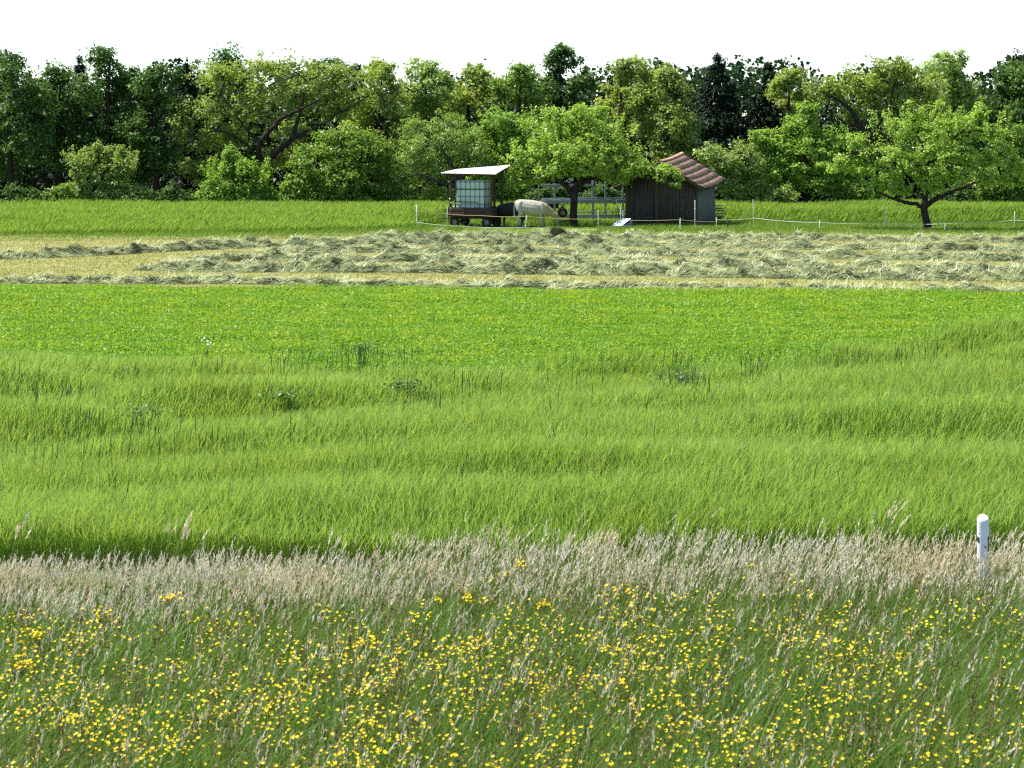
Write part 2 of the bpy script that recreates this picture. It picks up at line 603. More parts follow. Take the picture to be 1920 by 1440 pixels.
def paddock_grass():
    rng = np.random.default_rng(61)
    X, Y = scatter(120000, 103, 128, 4, rng, 1.0)
    f = crop_front(X)
    n = len(X)
    front = np.interp(X, [-40, -14, -6, 0, 60], [103, 106.5, 108, 111.5, 110.5])
    k = (Y < f + 0.6) & (Y > front + 0.6 * rng.normal(size=n))
    X, Y, front = X[k], Y[k], front[k]
    n = len(X)
    ramp_ = np.clip((Y - front) / 5, 0.25, 1) * np.where((np.abs(X - 0.8) < 3.2) & (Y < 120.5), 0.22, 1.0)
    h = (0.09 + 0.20 * vnoise(X / 1.4 + 7, Y / 1.1, 19)) * (0.7 + 0.5 * rng.random(n)) * ramp_
    s = Soup()
    d = unit(np.stack([0.1 + rng.normal(size=n) * .35, rng.normal(size=n) * .35, np.ones(n)], 1))
    V, F, tip = ribbons(np.stack([X, Y, 0 * X], 1), d, h, np.full(n, 0.03), np.stack([0.06 + 0 * X, 0 * X, 0 * X], 1), 2, rng.normal(size=n) * 0.7, 0.2)
    s.add(V, F, 0)
    a = leaf_mat('paddock_grass_leaf', (0.12, 0.23, 0.018), (0.19, 0.31, 0.035), (0.21, 0.28, 0.05), 0.45, 0.5, 0.25, 0.35)
    tag(s.build('paddock_grass', a), 'short green grass in the paddock round hut and cattle', 'grass', kind='stuff')


paddock_grass()


# ------------------------------------------------------------------ hay
HAY_A = leaf_mat('hay_straw', (0.354, 0.379, 0.184), (0.716, 0.746, 0.487), (0.511, 0.551, 0.294), 0.25, 0.6, 0.25, 0.8, (1.1, 1.1, 0.8))
HAY_B = plain('hay_heap', (0.22, 0.25, 0.12), (0.06, 0.08, 0.03), 4.0, 0.95, 0.1, bump=0.8, stretch=(1, 1, 2))
HAY_SHADOW = leaf_mat('green_shadow_hay', (0.03, 0.042, 0.016), (0.10, 0.12, 0.05), None, 0.15, 0.6, 0.2)  # dark green strands whose colour also paints in the rows' shadow pockets


def windrow(pix, width, hgt, label, seed, dens=330, taper=(False, False)):
    rng = np.random.default_rng(seed)
    ctrl = np.array([ground_at(px, py) for px, py in pix])
    path = curve_pts(ctrl, 60)
    seg = np.linalg.norm(np.diff(path, axis=0), axis=1)
    cum = np.concatenate([[0], np.cumsum(seg)])
    L = cum[-1]
    nu, nv = int(L / 0.14), 12
    u = np.linspace(0, L, nu)
    c = np.stack([np.interp(u, cum, path[:, i]) for i in range(3)], 1)
    tn = unit(np.gradient(c, axis=0))
    sd_ = np.stack([-tn[:, 1], tn[:, 0], 0 * u], 1)

    def prof(uu, v):           # height of the heap at (distance along, -1..1 across)
        amp = hgt * 0.66 * (0.62 + 0.55 * vnoise(uu / 0.9 + seed, uu * 0 + 3.5, seed) ** 1.3) * (0.75 + 0.5 * vnoise(uu / 0.4, v * 2 + 5, seed + 1))
        e = np.ones_like(uu)
        if taper[0]: e = e * np.clip(uu / 2.5, 0, 1) ** 0.6
        if taper[1]: e = e * np.clip((L - uu) / 2.5, 0, 1) ** 0.6
        bumps = 0.25 + 1.6 * vnoise(uu / 0.32 + 17, v * 2.6 + 9, seed + 2) ** 1.4
        return amp * e * np.maximum(1 - np.abs(v) ** 2.2, 0) * bumps

    def place(uu, v):
        cc = np.stack([np.interp(uu, u, c[:, i]) for i in range(3)], 1)
        ss = np.stack([np.interp(uu, u, sd_[:, i]) for i in range(3)], 1)
        w = width * 0.5 * (0.75 + 0.5 * vnoise(uu / 1.8, uu * 0 + 8, seed + 3))
        mean = 0.25 * (vnoise(uu / 2.5, uu * 0 + 2, seed + 4) - 0.5)
        p = cc + ss * (w * v + mean)[:, None]
        p[:, 2] = prof(uu, v)
        return p
    U, Vv = np.meshgrid(u, np.linspace(-1, 1, nv), indexing='ij')
    P = place(U.ravel(), Vv.ravel())
    P[:, 2] -= 0.015
    i = np.arange(nu * nv).reshape(nu, nv)
    F = np.stack([i[:-1, :-1], i[1:, :-1], i[1:, 1:], i[:-1, 1:]], -1).reshape(-1, 4)
    root = empty('hay_windrow', (0, 0, 0), label=label, cat='hay row', group='rows of cut hay on the mown meadow')
    np_mesh('hay_heap', P, F, HAY_B, root, smooth=True)
    n = int(L * dens)
    uu = rng.random(n) * L
    vv = (rng.random(n) * 2 - 1) * 1.08
    p = place(uu, np.clip(vv, -1, 1))
    p[:, 2] = np.maximum(p[:, 2], 0.0) + 0.01
    # strands lie in tufts that share a direction
    ang = 0.5 + 2.6 * (vnoise(uu / 0.6 + 3, vv * 1.5 + 4, seed + 5) - 0.5) + rng.normal(size=n) * 0.45
    el = 0.06 + 0.45 * np.abs(rng.normal(size=n)) * vnoise(uu / 0.6, vv * 2 + 1, seed + 6)
    d = unit(np.stack([np.cos(ang), 0.6 * np.sin(ang), el], 1))
    ln = 0.18 + 0.34 * rng.random(n)
    s = Soup()
    kk = vnoise(uu / 0.38 + 2, vv * 1.6 + 6, seed + 7) - 0.14 * vv + 0.08 * rng.normal(size=n) < 0.66  # dark clumps, more on the near side, painted as shadow pockets
    for k, m in ((kk, 0), (~kk, 1)):
        V, Fq, _ = ribbons(p[k], d[k], ln[k], np.full(k.sum(), 0.021), np.zeros((k.sum(), 3)), 2, rng.normal(size=k.sum()) * 0.9, 0.5, (0.05 + 0.16 * rng.random(k.sum())))
        s.add(V, Fq, m)
    o = s.build('hay_strands', [HAY_A, HAY_SHADOW], root)
    return root


WINDROWS = [
    ([(-120, 531), (120, 530), (400, 531), (640, 535), (960, 540), (1440, 546), (2040, 553)], 1.2, 0.30, 'nearest low hay row along the edge of the bright green crop', (0, 0)),
    ([(262, 505), (380, 508), (640, 509), (960, 512), (1440, 520), (2040, 528)], 1.4, 0.46, 'thick hay row just behind the nearest one, beginning bluntly at left', (1, 0)),
    ([(300, 493), (480, 488), (700, 490), (960, 493), (1440, 502), (2040, 509)], 1.3, 0.40, 'third hay row from the front, merging at left with the thick one', (1, 0)),
    ([(480, 472), (640, 473), (960, 474), (1440, 483), (2040, 490)], 1.3, 0.40, 'hay row fourth from the front, second behind the bare mown patch', (1, 0)),
    ([(-120, 489), (60, 484), (200, 477), (330, 470), (480, 463), (700, 458), (960, 458), (1440, 466), (2040, 472)], 1.2, 0.42, 'long hay row behind the bare mown patch at left', (0, 0)),
    ([(650, 449), (780, 446), (960, 446), (1440, 450), (2040, 456)], 1.4, 0.40, 'farthest hay row, lying next to the electric fence', (1, 0)),
]
for q, (pix, w, hg, lab, tp) in enumerate(WINDROWS):
    windrow(pix, w, hg, lab, 100 + 9 * q, 440 if q < 3 else 370, tp)


def loose_hay():
    rng = np.random.default_rng(71)
    X, Y = scatter(26000, 76, 112, 4, rng, 1.0)
    k = (Y > 75 - 0.13 * X) & (vnoise(X / 1.6, Y / 0.8, 33) + 0.35 * np.clip((Y - 84) / 20, 0, 1) + np.where(X > -12, 0.0, -0.15) > 0.70)
    X, Y = X[k], Y[k]
    n = len(X)
    ang = rng.random(n) * 6.28
    d = unit(np.stack([np.cos(ang), np.sin(ang), 0.25 + 0 * ang], 1))
    s = Soup()
    V, F, _ = ribbons(np.stack([X, Y, 0.02 + 0.03 * rng.random(n)], 1), d, 0.15 + 0.25 * rng.random(n), np.full(n, 0.018), np.zeros((n, 3)), 2, rng.normal(size=n), 0.5, 0.06 + 0.03 * rng.random(n))
    s.add(V, F)
    tag(s.build('loose_hay', HAY_A), 'loose wisps of hay scattered between the rows', 'hay', kind='stuff')


loose_hay()


# ------------------------------------------------------------------ verge meadow in front of the road
SEED_M = leaf_mat('pale_grass_head', (0.553, 0.443, 0.305), (0.833, 0.833, 0.680), (0.685, 0.579, 0.385), 0.35, 0.6, 0.2, 0.9, (1.1, 1.05, 0.95))
STEM_M = leaf_mat('dry_stem', (0.16, 0.19, 0.06), (0.42, 0.40, 0.20), (0.22, 0.27, 0.09), 0.3, 0.6, 0.2, 0.8)
BLADE_M = leaf_mat('meadow_blade', (0.055, 0.140, 0.014), (0.201, 0.338, 0.053), (0.151, 0.233, 0.043), 0.4, 0.5, 0.3, 1.2)
PETAL_M = leaf_mat('yellow_petal', (0.78, 0.48, 0.006), (0.85, 0.76, 0.02), None, 0.25, 0.5, 0.3, 1, (1.1, 1.0, 0.4))
BROWN_M = leaf_mat('brown_stalk', (0.10, 0.06, 0.035), (0.22, 0.13, 0.07), None, 0.2, 0.6, 0.2)


def head_height(X, Y):
    """how tall the flowering grass stands: lower at the left end of the verge"""
    prof = np.interp(X, [-7, -5.2, -3.4, -1.7, 0.2, 2, 4.4, 5.2, 8], [0.42, 0.42, 0.46, 0.54, 0.66, 0.68, 0.66, 0.62, 0.58])
    return prof * (0.72 + 0.34 * vnoise(X / 0.45 + 30, Y / 0.4, 12) + 0.24 * vnoise(X / 0.16 + 30, Y / 0.2, 13))


def panicles(s, base, direc, length, rng, m_stem=1, m_head=0, head=0.17, nsp=9, size=0.020):
    """grass stems with a loose nodding head of spikelets"""
    n = len(base)
    bend = np.stack([0.05 + 0.09 * rng.random(n), 0.03 * rng.normal(size=n), np.zeros(n)], 1) * (length / 0.6)[:, None]
    V, F, tip = ribbons(base, direc, length, np.full(n, 0.0042), bend, 3, rng.normal(size=n) * 0.8, 0.55, 0.04)
    s.add(V, F, m_stem)
    hd = unit(direc + bend * 2.2 + np.array([0, 0, -0.1]))
    hl = head * (0.7 + 0.6 * rng.random(n))
    for k in range(nsp):
        t = (k + 0.5) / nsp
        a = rng.random(n) * 6.28
        spread = 0.011 * np.sin(np.pi * (t * 0.85 + 0.12)) * (0.3 + 1.2 * rng.random(n))
        off = np.stack([np.cos(a) * spread, np.sin(a) * spread, 0 * a], 1)
        p = tip - hd * (0.02) + hd * (hl * t)[:, None] + off + np.array([0, 0, -1.0]) * (0.03 * t * t)
        ax = unit(hd + off * 14)
        w = size * (0.7 + 0.6 * rng.random(n)) * (1.1 - 0.5 * t)
        sd = unit(np.cross(ax, rng.normal(size=(n, 3))))
        L = w[:, None] * 2.0
        W = w[:, None] * 0.34
        V = np.stack([p - ax * L * .5, p + sd * W, p + ax * L * .5, p - sd * W], 1)
        s.add(V.reshape(-1, 3), np.arange(n * 4).reshape(n, 4), m_head)


def meadow():
    rng = np.random.default_rng(81)
    X, Y = scatter(145000, 15.5, 25.85, 3.0, rng, 1.0)
    n = len(X)
    hh = head_height(X, Y)
    h = hh * (0.40 + 0.62 * rng.random(n) ** 1.3)
    d = unit(np.stack([0.20 + rng.normal(size=n) * .24, rng.normal(size=n) * .22, np.ones(n)], 1))
    s = Soup()
    V, F, _ = ribbons(np.stack([X, Y, 0 * X], 1), d, h, 0.0065 + 0.006 * rng.random(n), np.stack([0.10 + 0.12 * rng.normal(size=n), 0.1 * rng.normal(size=n), 0 * X], 1), 3,
                      rng.normal(size=n) * 0.9, 0.12, 0.10 * rng.random(n))
    s.add(V, F, 0)
    # dry thatch low down
    k = rng.random(n) < 0.38
    d2 = unit(np.stack([rng.normal(size=n) * .7, rng.normal(size=n) * .6, np.ones(n)], 1))[k]
    V, F, _ = ribbons(np.stack([X, Y, 0 * X], 1)[k] + 0.05 * rng.normal(size=(k.sum(), 3)) * [1, 1, 0], d2, (h * 0.8)[k], np.full(k.sum(), 0.005), np.zeros((k.sum(), 3)), 2, rng.normal(size=k.sum()), 0.2)
    s.add(V, F, 1)
    tag(s.build('meadow_grass', [BLADE_M, STEM_M]), 'long mixed green grass of the flowering roadside verge', 'grass', kind='stuff')

    s = Soup()
    # flowering heads: thick along the road, thinner towards the camera
    X1, Y1 = scatter(10600, 23.0, 25.85, 3.0, rng, 0.66)
    k = rng.random(len(X1)) < 0.35 + 0.9 * vnoise(X1 / 0.5 + 3, Y1 / 0.5, 24)
    X1, Y1 = X1[k], Y1[k]
    X2, Y2 = scatter(5400, 15.5, 24.5, 3.0, rng, 0.7)
    k = rng.random(len(X2)) < 0.35 + 0.65 * vnoise(X2 / 0.8 + 3, Y2 / 0.9, 14)
    X2, Y2 = X2[k], Y2[k]
    X, Y = np.concatenate([X1, X2]), np.concatenate([Y1, Y2])
    n = len(X)
    L = head_height(X, Y) * (0.62 + 0.46 * rng.random(n)) - 0.06
    L *= np.where(Y < 22.5, 0.9, 1.0)
    tall = rng.random(n) < 0.035
    L = np.where(tall, L * 1.28, L)
    d = unit(np.stack([0.07 + rng.normal(size=n) * .17, rng.normal(size=n) * .14, np.ones(n)], 1))
    panicles(s, np.stack([X, Y, 0 * X], 1), d, L, rng)
    tag(s.build('flowering_grass', [SEED_M, STEM_M]), 'pale pinkish seed heads of long grass along the verge', 'grass', kind='stuff')

    # bare brown stalks
    X, Y = scatter(3200, 15.5, 25.0, 3.0, rng, 1.0)
    n = len(X)
    s = Soup()
    d = unit(np.stack([0.08 + rng.normal(size=n) * .12, rng.normal(size=n) * .12, np.ones(n)], 1))
    V, F, tip = ribbons(np.stack([X, Y, 0 * X], 1), d, head_height(X, Y) * 0.9, np.full(n, 0.006), np.zeros((n, 3)), 2, rng.normal(size=n), 0.6)
    s.add(V, F, 0)
    for q in range(7):
        p = tip - d * (0.03 * q) + 0.012 * rng.normal(size=(n, 3))
        V, F = leaves(p, 0.02 + 0.012 * rng.random(n), unit(rng.normal(size=(n, 3)) + [0, -.4, .5]), rng, 0.7)
        s.add(V, F, 0)
    tag(s.build('brown_sorrel', BROWN_M), 'reddish brown sorrel stalks scattered in the verge', 'weeds', kind='stuff')


meadow()


def flower_quads(s, p, size, rng, m=0, petals=5):
    """open cup of petals round each point"""
    n = len(p)
    nrm = unit(np.stack([rng.normal(size=n) * .45, -0.35 + rng.normal(size=n) * .4, np.ones(n)], 1))
    r = unit(np.cross(nrm, rng.normal(size=(n, 3))))
    b = np.cross(nrm, r)
    for k in range(petals):
        a = 2 * np.pi * k / petals
        ax = r * np.cos(a) + b * np.sin(a)
        sd = np.cross(nrm, ax)
        S = size[:, None]
        tipp = p + ax * S * .55 + nrm * S * .22
        mid = p + ax * S * .32 + nrm * S * .05
        V = np.stack([p, mid + sd * S * .24, tipp, mid - sd * S * .24], 1)
        s.add(V.reshape(-1, 3), np.arange(n * 4).reshape(n, 4), m)


def wildflowers():
    rng = np.random.default_rng(91)
    X, Y = scatter(26000, 15.5, 25.0, 3.0, rng, 1.0)
    dens = vnoise(X / 0.30 + 31, Y / 0.45 + 2, 15) * 0.75 + vnoise(X / 2.4 + 5, Y / 1.6, 16) * 0.4
    front = np.interp(Y, [15, 21.5, 22.8, 23.8, 25], [0.27, 0.34, 0.19, -0.02, -0.25])
    front = front + np.interp(X, [-5, -3, -1.5, 1, 3, 5], [-.06, -.03, 0.04, 0.04, -0.03, -0.09])
    k = dens + front > 0.77 + 0.28 * rng.random(len(X))
    X, Y = X[k], Y[k]
    n = len(X)
    h = head_height(X, Y) * (0.38 + 0.50 * rng.random(n)) + 0.05
    p = np.stack([X + 0.05, Y, h], 1)
    s = Soup()
    flower_quads(s, p, 0.017 + 0.017 * rng.random(n), rng)
    d = unit(np.stack([0.05 + rng.normal(size=n) * .1, rng.normal(size=n) * .1, np.ones(n)], 1))
    V, F, _ = ribbons(p - d * (h * 0.97)[:, None], d, h * 0.97, np.full(n, 0.0035), np.zeros((n, 3)), 1, rng.normal(size=n), 0.8)
    s.add(V, F, 1)
    tag(s.build('wildflowers', [PETAL_M, BLADE_M]), 'yellow wildflowers dotted through the front of the verge', 'flowers', kind='stuff')


wildflowers()


def flower_plant(px, py, wpx, n, label, seed, z):
    """a conspicuous cluster of yellow flowers on branching stems"""
    rng = np.random.default_rng(seed)
    Y = depth(py, z)
    c = np.array([across(px, Y), Y, 0.0])
    root = empty('flowering_plant', c, label=label, cat='flower', group='yellow flower clusters standing out of the verge')
    w = wpx * Y / FPX
    p = np.stack([rng.normal(size=n) * w * .28, rng.normal(size=n) * w * .2, z + rng.normal(size=n) * w * .16], 1)
    for q in p:
        s = Soup()
        flower_quads(s, q[None], 0.030 + 0.012 * rng.random(1), rng)
        flower_quads(s, q[None] + [0.003, -0.004, 0.004], 0.022 + 0.008 * rng.random(1), rng)
        s.build('flower_head', PETAL_M, root)
    s = Soup()
    tube_into(s, [(0, 0, 0), (0.01, 0, z * .4), (0, 0, z * .75)], [0.006, 0.005, 0.004], 5)
    for q in p:
        tube_into(s, [(0, 0, z * (.45 + .25 * rng.random())), (q[0] * .6, q[1] * .6, z * .85), q], [0.003, 0.0025, 0.002], 4, cap=False)
    s.build('stem', STEM_M, root)
    s = Soup()
    m = 16
    lp = np.stack([rng.normal(size=m) * .03, rng.normal(size=m) * .03, z * rng.random(m) * .8], 1)
    V, F, _ = ribbons(lp, unit(np.stack([rng.normal(size=m), rng.normal(size=m), 1 + 0 * lp[:, 0]], 1)), 0.08 + 0.06 * rng.random(m), np.full(m, 0.016), np.zeros((m, 3)), 2, rng.random(m) * 3, .1, .03)
    s.add(V, F)
    s.build('foliage', BLADE_M, root)


for q, a in enumerate([
    (977, 1057, 40, 16, 'largest yellow flower cluster high among the pale grass heads', .50),
    (947, 1079, 22, 8, 'small yellow flowers just below left of the high cluster', .50),
    (322, 1120, 30, 16, 'compact yellow flower cluster alone in the grass, left third of verge', .42),
    (195, 1150, 48, 18, 'wide yellow flower group left of the lone compact cluster', .40),
    (72, 1188, 30, 14, 'yellow flowers near the left edge in the darker grass', .40),
    (870, 1104, 26, 9, 'slanting pair of yellow flowers left below the high cluster', .48),
    (884, 1128, 40, 15, 'loose yellow flower group under the slanting pair', .45),
    (822, 1126, 16, 7, 'tight little yellow tuft left of the loose middle group', .45),
    (1020, 1133, 30, 15, 'upright yellow flower group right of the middle, below the high cluster', .45),
    (1165, 1115, 62, 22, 'broad low yellow flower band right of the middle of the verge', .48),
    (1410, 1060, 16, 4, 'sparse yellow flowers among pale heads right of the middle', .50),
    (690, 1205, 50, 14, 'flat row of yellow flowers left of the middle in front', .40),
    (895, 1215, 60, 26, 'dense bright yellow patch in the middle foreground', .38),
    (1690, 1230, 40, 16, 'yellow flower cluster in the front right part of the verge', .38),
    (40, 1240, 70, 26, 'thick yellow flower patch in the front left corner', .36)]):
    flower_plant(*a[:5], 300 + q, a[5])


def tall_tuft(px, py, n, label, seed, lean, ztop):
    """a tuft of grass whose feathery heads rise above the rest"""
    rng = np.random.default_rng(seed)
    Y = 25.4
    X = across(px, Y)
    ztop = height(py, Y) + 0.06
    root = empty('grass_tuft', (X, Y, 0), label=label, cat='grass tuft', group='tall grass tufts above the verge')
    s = Soup()
    d = unit(np.stack([lean + rng.normal(size=n) * .08, rng.normal(size=n) * .06, np.ones(n)], 1))
    panicles(s, np.stack([rng.normal(size=n) * .05 - lean * .4, rng.normal(size=n) * .06, np.zeros(n)], 1), d, (ztop - 0.15) * (0.85 + 0.2 * rng.random(n)), rng, head=0.2, nsp=13, size=0.026)
    s.build('seed_head', [SEED_M, STEM_M], root)
    m = 40
    s = Soup()
    V, F, _ = ribbons(rng.normal(size=(m, 3)) * [.06, .06, 0], unit(np.stack([rng.normal(size=m) * .3, rng.normal(size=m) * .3, np.ones(m)], 1)), 0.3 + 0.25 * rng.random(m), np.full(m, 0.008), np.zeros((m, 3)), 3, rng.random(m) * 3, .1, .05)
    s.add(V, F)
    s.build('blade', BLADE_M, root)


for q, a in enumerate([
    (325, 965, 9, 'nodding pale tuft above the lower left part of the verge', .10, .74),
    (606, 992, 4, 'slender upright pale tuft at the left third of the verge', .12, .66),
    (1630, 945, 7, 'tallest arching pale tuft, left of the white post', .20, .80),
    (1500, 962, 2, 'lone thin upright grass head between the middle and tallest tuft', .02, .80),
    (1880, 985, 5, 'pale tuft at the right edge beside the white post', .10, .74),
    (5, 962, 4, 'thin pale tuft at the left edge against the barley', .02, .74),
    (1100, 985, 7, 'upright pale tuft over the middle of the verge', .08, .74)]):
    tall_tuft(a[0], a[1], a[2], a[3], 400 + q, a[4], a[5])


def marker_post():
    Y = 24.8
    X = across(1843, Y)
    root = empty('marker_post', (X, Y, 0), R(-4), label='white rounded roadside marker post standing in the long grass', cat='marker post')
    white = plain('white_plastic', (0.78, 0.78, 0.79), (0.52, 0.53, 0.51), 9, 0.55, 0.3, lo=.45, hi=.8)
    black = plain('black_plastic', (0.02, 0.02, 0.022), (0.035, 0.035, 0.035), 10, 0.5, 0.4)
    H = height(968, Y)
    n = 28
    prof = []
    for k in range(n):                       # rounded-off triangle section, flat side to the camera
        a = 2 * math.pi * k / n
        x, y = math.cos(a), math.sin(a)
        r = 1.0 / (abs(x) ** 3.2 + abs(y) ** 3.2) ** (1 / 3.2)
        w = 0.060 if y < 0 else 0.060 - 0.028 * y
        prof.append((x * r * w, y * r * 0.055))
    prof = np.array(prof)
    rows = [(0, 1.0), (H - 0.05, 1.0), (H - 0.028, 0.985), (H - 0.012, 0.93), (H - 0.004, 0.82), (H, 0.6)]
    V, F = [], []
    for z, sc in rows:
        zz = z + (0 if z < H - 0.06 else 1) * prof[:, 1] * 0.35
        V.append(np.column_stack([prof * sc, np.full(n, z) if z < .1 else zz]))
    V = np.concatenate(V + [np.array([[0, 0, H]])])
    for i in range(len(rows) - 1):
        for k in range(n):
            F.append((i * n + k, i * n + (k + 1) % n, (i + 1) * n + (k + 1) % n, (i + 1) * n + k))
    s = Soup()
    s.add(V, F)
    o = (len(rows) - 1) * n
    s.add(V, [(o + k, o + (k + 1) % n, o + (k + 2) % n, len(V) - 1) for k in range(0, n, 2)])
    s.build('post_body', white, root, smooth=True)
    for sgn, z0, z1 in ((1, H - 0.36, H - 0.20), (-1, H - 0.27, H - 0.21)):
        s = Soup()
        arc = [k for k in range(n) if prof[k, 0] * sgn > 0.040]
        arc.sort(key=lambda k: prof[k, 1])
        pts = prof[arc] * 1.03
        V = np.concatenate([np.column_stack([pts, np.full(len(pts), z0) + (pts[:, 1] + .05) * .5]), np.column_stack([pts, np.full(len(pts), z1) + (pts[:, 1] + .05) * .5])])
        m = len(pts)
        s.add(V, [(k, k + 1, m + k + 1, m + k) for k in range(m - 1)])
        s.build('black_band', black, root, smooth=True)
    s = Soup()
    for (x, z, r) in ((0.018, H - 0.305, 0.010), (-0.046, H - 0.17, 0.007)):
        a = np.linspace(0, 6.283, 12, endpoint=False)
        V = np.concatenate([np.column_stack([x + r * np.cos(a), 0 * a - 0.059, z + r * 0.8 * np.sin(a)]), [[x, -0.061, z]]])
        s.add(V, [(k, (k + 1) % 12, (k + 2) % 12, 12) for k in range(0, 12, 2)])
    s.build('screw', black, root)


marker_post()


# ------------------------------------------------------------------ trees and shrubs
def crown(name, lobes, n, size, mat, rng, parent, clump=0.42, per=60, shell=0.55, up=0.55, aspect=0.6, origin=(0, 0, 0), squash=0.7, shoots=None):
    lobes = np.asarray(lobes, float)
    area = (lobes[:, 3] * lobes[:, 4] + lobes[:, 3] * lobes[:, 5] + lobes[:, 4] * lobes[:, 5])
    n = int(n * 0.74)
    size = size * 1.14
    lobes[:, 3:] *= 0.94
    nc = max(int(n / per), 8)
    li = rng.choice(len(lobes), nc, p=area ** 0.75 / (area ** 0.75).sum())
    d = unit(rng.normal(size=(nc, 3)))
    r = (shell + (1 - shell) * rng.random(nc)) * (0.85 + 0.3 * rng.random(nc))
    cc = lobes[li, :3] + d * lobes[li, 3:] * r[:, None]
    far_out = rng.random(nc) < 0.14
    cc = np.where(far_out[:, None], lobes[li, :3] + d * lobes[li, 3:] * (1.05 + 0.22 * rng.random(nc))[:, None] + [0, 0, 0.08], cc)
    cr = clump * (0.45 + 1.0 * rng.random(nc))
    cr = np.minimum(cr, lobes[li, 3:].min(1) * 0.8)
    ci = rng.integers(0, nc, n)
    off = rng.normal(size=(n, 3)) * (cr[ci] * 0.50)[:, None]
    off[:, 2] *= squash
    p = cc[ci] + off
    p[:, 2] = np.maximum(p[:, 2], 0.1)
    out = unit(p - lobes[li[ci], :3])
    nrm = unit(0.55 * out + np.array([0, 0, up]) + rng.normal(size=(n, 3)) * 0.55)
    s = Soup()
    if shoots is not None:                      # upright shoots set with leaves
        q = []
        for b, t in shoots:
            m = 46
            u = rng.random(m)
            q.append(b + (t - b) * u[:, None] + rng.normal(size=(m, 3)) * (0.13 - 0.09 * u)[:, None])
        q = np.concatenate(q)
        p = np.concatenate([p, q])
        nrm = np.concatenate([nrm, unit(rng.normal(size=q.shape) * .6 + [0, 0, .5])])
        n = len(p)
    V, F = leaves(p - np.asarray(origin), size * (0.6 + 0.8 * rng.random(n)), nrm, rng, aspect)
    s.add(V, F)
    s.build(name, mat, parent)
    return cc


def tree(name, label, cat, Y, base_px, trunk, limbs, lobes, n, size, leaf, bark=BARK, group=None, seed=0, twigs=60, base_z=0.0, shoots=None, **kw):
    """trunk/limbs: [(px, py, dY, radius)...]; lobes: (px, py, rx_px, ry_px, dY) all seen from the photo's spot"""
    rng = np.random.default_rng(seed + 1000)
    o = np.array([across(base_px, Y), Y, base_z])
    root = empty(name, o, label=label, cat=cat, group=group)
    L = []
    for lb in lobes:
        px, py, rx, ry = lb[:4]
        dY = lb[4] if len(lb) > 4 else 0
        c = at(px, py, Y + dY)
        k = (Y + dY) / FPX
        L.append((*c, rx * k, 0.85 * (rx + ry) / 2 * k, ry * k))
    if shoots:
        cnt, (xa, xb), (ba, bb), (ta, tb) = shoots
        sh = []
        for k in range(cnt):
            x = rng.uniform(xa, xb)
            dx = (x - (xa + xb) / 2) * 0.16 + rng.uniform(-5, 5)
            dy = rng.uniform(-1.1, 0.6)
            sh.append((at(x, rng.uniform(bb, ba), Y + dy), at(x + dx, rng.uniform(tb, ta), Y + dy)))
        kw['shoots'] = sh
    cc = crown('crown', L, n, size, leaf, rng, root, origin=o, **kw)
    s = Soup()
    P = [at(t[0], t[1], Y + t[2]) for t in trunk]
    rad = [t[3] for t in trunk]
    P = np.array(P)
    C = curve_pts(P, 6)
    tube_into(s, C - o, np.interp(np.linspace(0, 1, len(C)), np.linspace(0, 1, len(rad)), rad), 9)
    ends = [C[-1], C[len(C) * 2 // 3]]
    for lm in limbs:
        Q = curve_pts([at(t[0], t[1], Y + t[2]) for t in lm], 6)
        Q[1:-1] += rng.normal(size=(len(Q) - 2, 3)) * 0.03
        rr = [t[3] for t in lm]
        tube_into(s, Q - o, np.interp(np.linspace(0, 1, len(Q)), np.linspace(0, 1, len(rr)), rr), 7)
        ends += [Q[-1], Q[len(Q) * 2 // 3], Q[len(Q) // 2]]
    ends = np.array(ends)
    cen = []
    for lb in L:                                  # a branch into each lobe
        c = np.array(lb[:3])
        e = ends[np.argmin(np.linalg.norm(ends - c, axis=1))]
        mid = (e + c) / 2 + rng.normal(size=3) * 0.15 + [0, 0, 0.12]
        Q = curve_pts([e, mid, c], 4)
        tube_into(s, Q - o, np.linspace(0.055, 0.025, len(Q)), 5, cap=False)
        cen.append(c)
    cen = np.array(cen)
    for k in rng.choice(len(cc), min(twigs, len(cc)), replace=False):
        c = cc[k]
        e = cen[np.argmin(np.linalg.norm(cen - c, axis=1))]
        Q = np.array([e, (e + c) / 2 + rng.normal(size=3) * 0.08, c])
        tube_into(s, Q - o, [0.022, 0.014, 0.007], 4, cap=False)
    s.build('trunk', bark, root, smooth=True)
    return root


